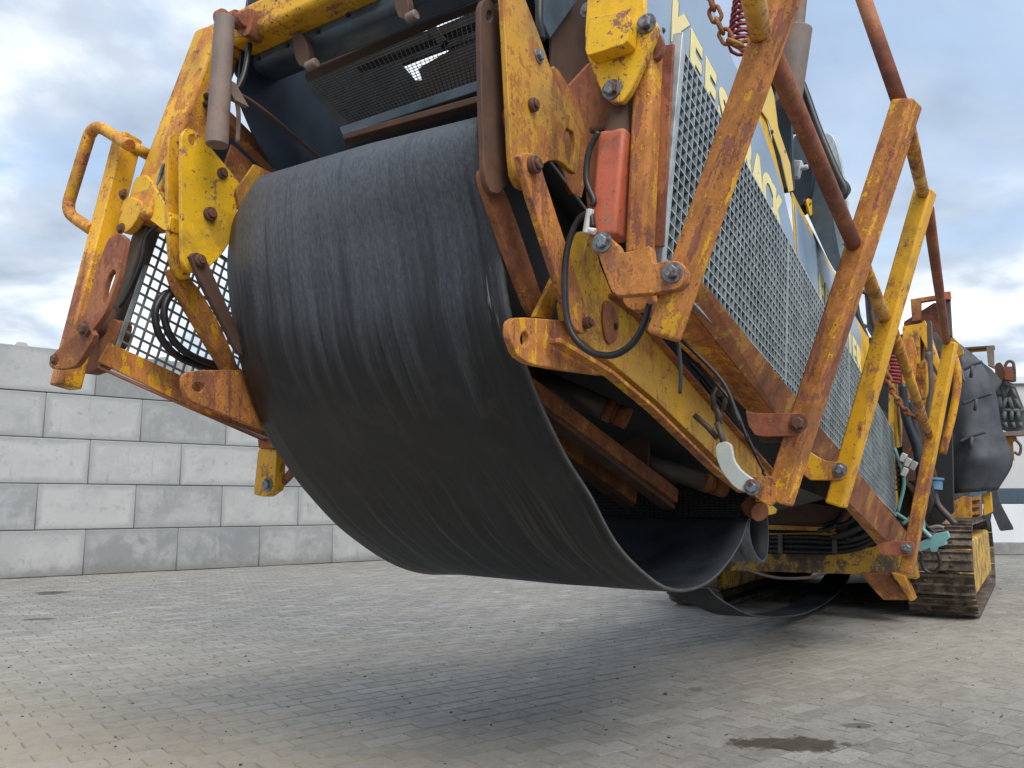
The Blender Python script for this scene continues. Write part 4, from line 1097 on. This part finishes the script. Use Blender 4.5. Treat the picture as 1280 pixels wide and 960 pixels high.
# ---- crawler tracks
def track(bc, label, da=0.):
    t = boxm('track_frame', 6.25 + da, 9.55 + da, bc - .13, bc + .225, .15, .64, mt['mudy'], .03, label)
    t['label'] = label
    r, a0, a1, zc = .37, 6.27 + da, 9.45 + da, .405
    Lst = a1 - a0; per = 2 * Lst + 2 * math.pi * r; n = 46
    bm = bmesh.new(); X, Y, Z = Vector((1, 0, 0)), Vector((0, 1, 0)), Vector((0, 0, 1))
    w = .255; pt = per / n
    add_box(bm, Vector((-pt * .47, 0, 0)), Vector((pt * .47, 0, 0)), Y, Z, w, .008)
    for gx in (-.4, 0, .38): add_box(bm, Vector((pt * gx - .007, 0, .016)), Vector((pt * gx + .007, 0, .016)), Y, Z, w * .995, .014)
    for sy in (-.1, .1):
        for gx in (-.2, .18): add_cyl(bm, Vector((pt * gx, sy, .006)), Vector((pt * gx, sy, .022)), .012, n=6)
    for sy in (-.08, .08): add_box(bm, Vector((-pt * .5, sy, -.035)), Vector((pt * .5, sy, -.035)), Y, Z, .018, .026)
    me = bpy.data.meshes.new('track_shoe'); bmesh.ops.recalc_face_normals(bm, faces=bm.faces); bm.to_mesh(me); bm.free(); me.materials.append(mt['track'])
    tl = t.location
    for i in range(n):
        s = (i + .5) * pt
        if s < Lst: c, ang = Vector((a0 + s, 0, zc - r)), math.pi
        elif s < Lst + math.pi * r:
            th = (s - Lst) / r; c = Vector((a1 + r * math.sin(th), 0, zc - r * math.cos(th))); ang = math.pi - th
        elif s < 2 * Lst + math.pi * r:
            u_ = s - Lst - math.pi * r; c, ang = Vector((a1 - u_, 0, zc + r)), 0
        else:
            th = (s - 2 * Lst - math.pi * r) / r; c = Vector((a0 - r * math.sin(th), 0, zc + r * math.cos(th))); ang = -th
        o = bpy.data.objects.new('track_shoe', me); C.objects.link(o); o.parent = t
        # outward normal must point away from the loop
        if s < Lst: nrm = Vector((0, 0, -1))
        elif s < Lst + math.pi * r: nrm = Vector((math.sin(th), 0, -math.cos(th)))
        elif s < 2 * Lst + math.pi * r: nrm = Vector((0, 0, 1))
        else: nrm = Vector((-math.sin(th), 0, math.cos(th)))
        yx = Vector((0, 1, 0)); xx = yx.cross(nrm).normalized()
        c = Vector((c.x, -bc, c.z))
        Rm = Matrix(((xx.x, yx.x, nrm.x), (xx.y, yx.y, nrm.y), (xx.z, yx.z, nrm.z))).to_4x4()
        o.matrix_local = Matrix.Translation(c - tl) @ Rm
    for ax in (a0, a1):
        bm = bmesh.new(); add_cyl(bm, M(ax, bc - .05, zc), M(ax, bc + .05, zc), .30, n=28); add_cyl(bm, M(ax, bc - .09, zc), M(ax, bc + .13, zc), .12, n=20)
        link('track_wheel', bm, mt['track'], t, bevel=.01)
    for kx in range(6):
        bm = bmesh.new(); ax = a0 + .45 + kx * .44; add_cyl(bm, M(ax, bc - .08, .17), M(ax, bc + .08, .17), .09, n=18); link('track_roller', bm, mt['track'], t)
    return t
track(1.0, 'right crawler track with dusty steel shoes')
track(-1.0, 'left crawler track seen under the belt', -.36)

#--REAR--
# ---- rear right equipment
def pp(name, a, px, t, m_, **kw): return pA(name, a, px, t, mt[m_], mc, **kw)
pB('panel_edge', .84, [(1118, 470), (1127, 488), (1128, 540), (1126, 600), (1128, 645), (1120, 640), (1117, 560)], .04, mt['yellow_bright'], mc)
# red coil hoses
def coil(p0, p1, R_, r_, turns, mat):
    p0, p1 = Vector(p0), Vector(p1); x, y = frame_of(p1 - p0); n = int(turns * 12)
    path = [p0.lerp(p1, i / n) + (x * math.cos(2 * math.pi * i / 12) + y * math.sin(2 * math.pi * i / 12)) * R_ for i in range(n + 1)]
    bm = bmesh.new(); add_tube(bm, path, r_, 6); return link('coiled_hose', bm, mat, mc)
coil(B(.70, (935, -10))[0], B(.70, (925, 62))[0], .06, .009, 9, mt['redhose'])
coil(B(.70, (962, 60))[0], B(.70, (966, 112))[0], .06, .009, 7, mt['redhose'])
coil(A(4.2, (1118, 445))[0], A(4.2, (1113, 480))[0], .05, .012, 8, mt['redhose'])
# chains
def chain(pts, n, ln, r):
    path = smooth_path(pts, 12); d = [0]
    for i in range(1, len(path)): d.append(d[-1] + (path[i] - path[i - 1]).length)
    def at(s):
        for i in range(1, len(d)):
            if d[i] >= s: t = (s - d[i - 1]) / (d[i] - d[i - 1] + 1e-9); return path[i - 1].lerp(path[i], t)
        return path[-1].copy()
    bm = bmesh.new()
    for i in range(n):
        s0 = d[-1] * i / n; c0, c1 = at(s0), at(min(d[-1], s0 + d[-1] / n)); m = (c0 + c1) / 2; t = (c1 - c0).normalized()
        x, y = frame_of(t); w = x if i % 2 else y
        L2 = d[-1] / n * .68; R2 = L2 * .55
        pth = []
        for j in range(13):
            th = 2 * math.pi * j / 12; cx = math.cos(th); pth.append(m + t * (cx * L2 * .55 + (L2 * .35 if cx > 0 else -L2 * .35)) + w * math.sin(th) * R2)
        add_tube(bm, pth, r, 6)
    return link('chain', bm, mt['rust'], mc)
chain(A(.12, (884, -20), (893, 15), (908, 48), (928, 58), (945, 55)), 7, .05, .0055)
chain(A(4.1, (1107, 455), (1112, 480), (1122, 500), (1136, 518), (1152, 522)), 11, .08, .011)
# grey lamp arm / cylinder and engine parts above the panels
bm = bmesh.new(); add_cyl(bm, A(2.2, (1003, -30))[0], A(2.2, (996, 38))[0], .035, n=16); add_cyl(bm, A(2.2, (997, 36))[0], A(2.2, (985, 130))[0], .072, .065, n=22)
link('lift_cylinder', bm, mt['pipe'], mc, bevel=.006, label='grey hydraulic lift cylinder against the sky')
bar('dark_mast', A(2.4, (975, 40))[0], A(2.4, (980, 240))[0], .10, .06, mt['blueblack'], mc, bevel=.01)
tube('hydraulic_hose', A(2.3, (968, 35), (1000, 100), (1022, 160), (1045, 215), (1056, 238), (1048, 246), (1030, 225)), .021, mt['hose'], mc)
tube('hydraulic_hose', A(2.35, (998, 100), (1015, 160), (1036, 210), (1058, 234), (1052, 243), (1036, 232)), .019, mt['hose'], mc)
pp0 = pA('fan_cover', 2.95, rc([(1026, 176), (1034, 164), (1043, 172), (1051, 200), (1058, 240), (1063, 296), (1057, 306), (1046, 300), (1036, 240)], 1, .2), .05, mt['galv'], mc, label='narrow pale vented cover')
for i in range(5):
    bm = bmesh.new(); pa0 = A(2.84, (1030 + i * 4.5, 190 + i * 14))[0]; pa1 = A(2.84, (1036 + i * 4.5, 200 + i * 14))[0]
    add_box(bm, pa0, pa1, Vector((0, 1, 0)), Vector((1, 0, 0)), .006, .004); link('vent_slot', bm, mt['dark'], mc)
pp('engine_housing', 2.75, rc([(990, 170), (1010, 168), (1028, 190), (1048, 310), (1056, 345), (1040, 335), (1006, 260), (992, 225)], 1, .15), .25, 'slate', label='dark slate rounded housing above the panels')
pp('engine_housing', 2.7, rc([(984, 205), (1006, 200), (1018, 212), (1012, 250), (995, 262), (986, 240)], 1), .15, 'blueblack')
pp('dark_guard', 3.0, [(1042, 320), (1062, 322), (1072, 390), (1084, 420), (1060, 380)], .1, 'blueblack')
pp('dark_guard', 3.3, [(1080, 360), (1096, 356), (1110, 400), (1100, 440), (1084, 412)], .1, 'slate')
for u, v in ((979, 168), (993, 212)):
    bm = bmesh.new(); p = A(2.5, (u, v))[0]; bmesh.ops.create_cube(bm, size=1, matrix=Matrix.Translation(p) @ Matrix.Rotation(.3, 4, 'X') @ Matrix.Diagonal((.05, .07, .09, 1)))
    add_cyl(bm, p, p + Vector((0, -.07, 0)), .015, n=8); link('pipe_fitting', bm, mt['galv'] if v > 200 else mt['steel'], mc, bevel=.006)
tube('rope', A(3.3, (1078, 364), (1088, 372), (1090, 395), (1096, 415)), .012, mt['brown'], mc)
# machinery between third and fourth posts
pp('machine_box', 4.9, [(1128, 408), (1152, 404), (1156, 400), (1176, 462), (1174, 470), (1160, 440), (1150, 420), (1150, 455), (1128, 450)], .3, 'yellow')
pp('machine_plate', 4.6, rc([(1126, 425), (1140, 420), (1146, 440), (1142, 500), (1128, 498)], 1, .1), .04, 'orange')
pp('machine_box', 5.3, [(1128, 455), (1150, 440), (1170, 470), (1178, 520), (1150, 560), (1128, 540)], .2, 'worn')
pp('machine_plate', 5.0, [(1128, 500), (1150, 505), (1160, 560), (1172, 600), (1160, 640), (1128, 600)], .1, 'brown')
pp('machine_plate', 5.1, [(1120, 560), (1190, 540), (1192, 640), (1170, 660), (1120, 650)], .1, 'dark')
pp('machine_beam', 5.6, [(1160, 420), (1170, 415), (1200, 455), (1205, 475), (1196, 470)], .2, 'steel')
pp('guard_tube', 4.7, rc([(1158, 402), (1164, 400), (1166, 458), (1160, 458)], 1, .1), .06, 'steel')
for (a, pts, r_, m_) in [(4.4, [(1128, 480), (1132, 520), (1146, 560), (1152, 600)], .03, 'blueblack'), (4.5, [(1134, 500), (1144, 540), (1150, 580), (1150, 640)], .03, 'hose'),
                         (4.4, [(1150, 460), (1156, 452), (1158, 470), (1158, 490), (1154, 498), (1151, 488)], .012, 'gold'), (4.3, [(1118, 560), (1130, 600), (1122, 640)], .012, 'teal'),
                         (4.4, [(1126, 590), (1140, 560), (1150, 580)], .012, 'rust'), (4.6, [(1160, 440), (1163, 480), (1158, 540)], .022, 'steel'),
                         (4.5, [(1118, 640), (1140, 655), (1150, 668)], .012, 'teal'), (4.5, [(1128, 655), (1150, 640), (1155, 660)], .012, 'teal'),
                         (4.7, [(1156, 492), (1163, 488), (1176, 490), (1170, 498), (1160, 497), (1158, 492)], .010, 'rust')]:
    tube('pipe' if m_ in ('steel', 'gold', 'rust') else 'hydraulic_hose', A(a, *pts), r_, mt[m_], mc)
for i in range(9):
    tube('hydraulic_hose', A(4.8 + .04 * i, (1140 + hr.uniform(-8, 25), 600), (1146 + hr.uniform(-10, 20), 628), (1150 + hr.uniform(-16, 20), 655), (1140 + hr.uniform(-15, 40), 672)), .018, mt['hose'], mc, seg=4)
for u, v in ((1135, 578), (1131, 590), (1129, 572), (1142, 582)):
    bm = bmesh.new(); bmesh.ops.create_cube(bm, size=1, matrix=Matrix.Translation(A(4.3, (u, v))[0]) @ Matrix.Rotation(.5, 4, 'X') @ Matrix.Diagonal((.05, .035, .06, 1)))
    link('switch_box', bm, mt['white'], mc, bevel=.006)
# toothed edge beside the grating
for i in range(8):
    bm = bmesh.new(); bmesh.ops.create_cube(bm, size=1, matrix=Matrix.Translation(B(.86, (1122, 570 + i * 6))[0]) @ Matrix.Diagonal((.05, .02, .012, 1)))
    link('rack_tooth', bm, mt['dark'], mc)
# hanging teal plug on its cable
pg = pA('cable_plug', 4.2, [(1149, 678), (1166, 670), (1169, 667), (1184, 664), (1187, 672), (1182, 676), (1183, 681), (1172, 684), (1170, 690), (1164, 690), (1162, 685), (1150, 690), (1147, 686)], .09, mt['teal'], mc, label='pale teal cable plug hanging by the track')
tube('cable', A(4.2, (1140, 640), (1150, 655), (1154, 662), (1164, 672)), .014, mt['teal'], mc)
tube('cable', A(4.18, (1152, 690), (1152, 702), (1156, 712), (1166, 716), (1175, 706), (1172, 690)), .011, mt['hose'], mc)
tube('cable', A(4.3, (1162, 660), (1172, 658), (1180, 660)), .012, mt['pipe'], mc)
# exhaust pipe with blue cap
bm = bmesh.new(); add_cyl(bm, A(5.8, (1170, 560))[0], A(5.8, (1175, 655))[0], .085, .095, n=24); link('exhaust_pipe', bm, mt['pipe'], mc, bevel=.006)
bm = bmesh.new(); add_cyl(bm, A(5.0, (1168, 600))[0], A(5.0, (1168, 612))[0], .055, n=18); add_cyl(bm, A(5.0, (1168, 597))[0], A(5.0, (1168, 600))[0], .065, n=18); link('valve_cap', bm, plain('blue_cap', (.09, .2, .33), .5), mc, bevel=.003)
tube('pipe', A(5.0, (1167, 612), (1172, 630), (1185, 645), (1194, 655)), .024, mt['steel'], mc)
# hopper silhouette against the sky
pp('hopper_wing', 7.0, [(1130, 402), (1168, 378), (1181, 384), (1186, 410), (1192, 440), (1150, 440), (1128, 425)], .06, 'redrust', label='red brown hopper wing')
pp('hopper_frame', 6.9, [(1138, 374), (1188, 366), (1189, 371), (1151, 377), (1151, 400), (1140, 402)], .08, 'rust')
pp('hopper_frame', 6.9, [(1179, 366), (1187, 364), (1189, 400), (1190, 420), (1182, 418)], .1, 'steel')
pp('hopper_frame', 6.85, [(1178, 365), (1188, 364), (1188, 374), (1179, 374)], .1, 'red')
pp('hopper_arm', 7.2, rc([(1150, 405), (1165, 400), (1196, 425), (1206, 440), (1196, 448), (1160, 430)], 1), .1, 'gold')
# big rubber skirt: bulging sheet with strap folds
def skirt():
    outline_l = [(1188, 428), (1182, 460), (1178, 500), (1176, 540), (1180, 580), (1184, 618)]
    outline_r = [(1200, 432), (1226, 455), (1243, 490), (1251, 535), (1265, 575), (1246, 612)]
    L_, R_ = A(8.0, *outline_l), A(8.0, *outline_r)
    L_, R_ = smooth_path(L_, 6), smooth_path(R_, 6); nu = 26; bm = bmesh.new(); g = []
    n = len(L_)
    for i in range(n):
        row = []
        for j in range(nu + 1):
            s = j / nu; p = L_[i].lerp(R_[i], s); t = i / (n - 1)
            bul = -.30 * math.sin(math.pi * min(1, s * .95 + .05)) * (.35 + .65 * t) * (1 - max(0, t - .8) * 2.5)
            fold = 0
            for q_ in (.22, .45, .70):
                fold += .022 * math.exp(-((t - q_ - .06 * (1 - s)) / .022) ** 2)
            fold += .018 * math.exp(-((s - .80 + .1 * t) / .04) ** 2) * (t > .35)
            row.append(bm.verts.new(p + Vector((bul + fold + .02 * noise.noise(Vector((s * 5, t * 7, 1))), 0, 0))))
        g.append(row)
    for i in range(n - 1):
        for j in range(nu):
            f = bm.faces.new((g[i][j], g[i][j + 1], g[i + 1][j + 1], g[i + 1][j])); f.smooth = True
    o = link('rubber_skirt', bm, mt['rubber'], mc, 'big bulging dark rubber skirt with strap folds')
    s_ = o.modifiers.new('s', 'SOLIDIFY'); s_.thickness = .03; s_.offset = 0
skirt()
for (p, q_) in (((1205, 462), (1228, 452)), ((1203, 505), (1240, 492)), ((1200, 552), (1232, 540))):
    tube('skirt_strap', A(7.72, p, ((p[0] + q_[0]) / 2, (p[1] + q_[1]) / 2 - 1), q_), .016, mt['rubber'], mc)
    tube('skirt_strap', A(7.70, ((p[0] + q_[0]) / 2 - 1, (p[1] + q_[1]) / 2), ((p[0] + q_[0]) / 2 - 3, (p[1] + q_[1]) / 2 + 15)), .016, mt['rubber'], mc)
pp('rubber_flap', 8.6, rc([(1234, 612), (1244, 606), (1252, 632), (1268, 662), (1250, 664), (1240, 640), (1236, 662), (1228, 640)], 1, .08), .05, 'rubber')
boxm('machine_core', 7.0, 8.6, .2, 1.0, .85, 2.6, mt['dark'])
# engine frame over the track
pp('engine_block', 7.6, [(1186, 655), (1190, 628), (1204, 620), (1214, 622), (1214, 650)], .3, 'gold')
pp('engine_block', 7.8, [(1214, 622), (1226, 618), (1226, 646), (1214, 650)], .3, 'pipe')
for v in (625, 634, 643): pp('engine_fin', 7.75, [(1215, v - 3), (1225, v - 4), (1225, v), (1215, v + 1)], .1, 'gold')
pp('engine_block', 8.0, [(1228, 618), (1238, 615), (1240, 640), (1230, 645)], .3, 'yellow')
# rear conveyor silhouette
pp('conveyor_cover', 10.5, [(1198, 432), (1206, 436), (1240, 462), (1252, 476), (1244, 488), (1236, 480), (1212, 452)], .2, 'greyrub')
pp('conveyor_frame', 10.3, [(1207, 434), (1242, 432), (1242, 437), (1215, 439), (1215, 446), (1207, 444)], .1, 'worn')
pp('conveyor_frame', 10.2, [(1233, 434), (1242, 432), (1243, 460), (1235, 456)], .12, 'pipe')
pp('conveyor_frame', 10.25, [(1206, 434), (1243, 431.5), (1243, 434.5), (1206, 437)], .2, 'brown')
pp('conveyor_motor', 10.9, rc([(1243, 455), (1252, 452), (1258, 470), (1250, 478), (1244, 470)], 1), .3, 'brown')
pp('conveyor_motor', 10.9, [(1254, 458), (1266, 458), (1267, 476), (1256, 474)], .2, 'redrust')
tube('cable', A(10.8, (1256, 458), (1260, 452), (1266, 453), (1268, 462)), .02, mt['steel'], mc)
pp('conveyor_guard', 10.9, [(1266, 460), (1270, 462), (1270, 475), (1266, 475)], .2, 'steel')
# ribbed rubber chute
ch_ = pp('ribbed_chute', 11.2, [(1240, 480), (1250, 472), (1268, 480), (1276, 500), (1284, 520), (1284, 540), (1262, 540), (1252, 536)], .2, 'greyrub', label='grey ribbed rubber chute at the rear')
for (p, q_) in (((1246, 481), (1250, 494)), ((1253, 482), (1256, 496)), ((1261, 484), (1254, 496)), ((1264, 484), (1270, 498)), ((1250, 496), (1251, 512)), ((1258, 497), (1253, 511)), ((1261, 497), (1266, 512)), ((1269, 498), (1276, 512)), ((1256, 514), (1255, 526)), ((1265, 514), (1264, 526)), ((1273, 514), (1273, 526)), ((1256, 528), (1258, 535)), ((1266, 528), (1268, 535)), ((1275, 528), (1277, 535)), ((1245, 480), (1268, 484)), ((1252, 513), (1280, 513))):
    tube('chute_rib', A(11.15, p, q_), .028, mt['greyrub'], mc, n=6)
pp('conveyor_frame', 11.0, [(1252, 540), (1282, 538), (1282, 544), (1254, 545)], .2, 'pipe')
pp('rear_frame', 11.1, [(1256, 545), (1270, 545), (1272, 550), (1266, 552), (1268, 575), (1262, 574)], .15, 'gold')
tube('cable', A(11.0, (1270, 550), (1276, 558), (1274, 568), (1268, 565)), .018, mt['steel'], mc)
# support so that the rear silhouette hangs on the body
boxm('rear_body', 8.6, 12.5, -.7, .9, 1.0, 2.3, mt['dark'])
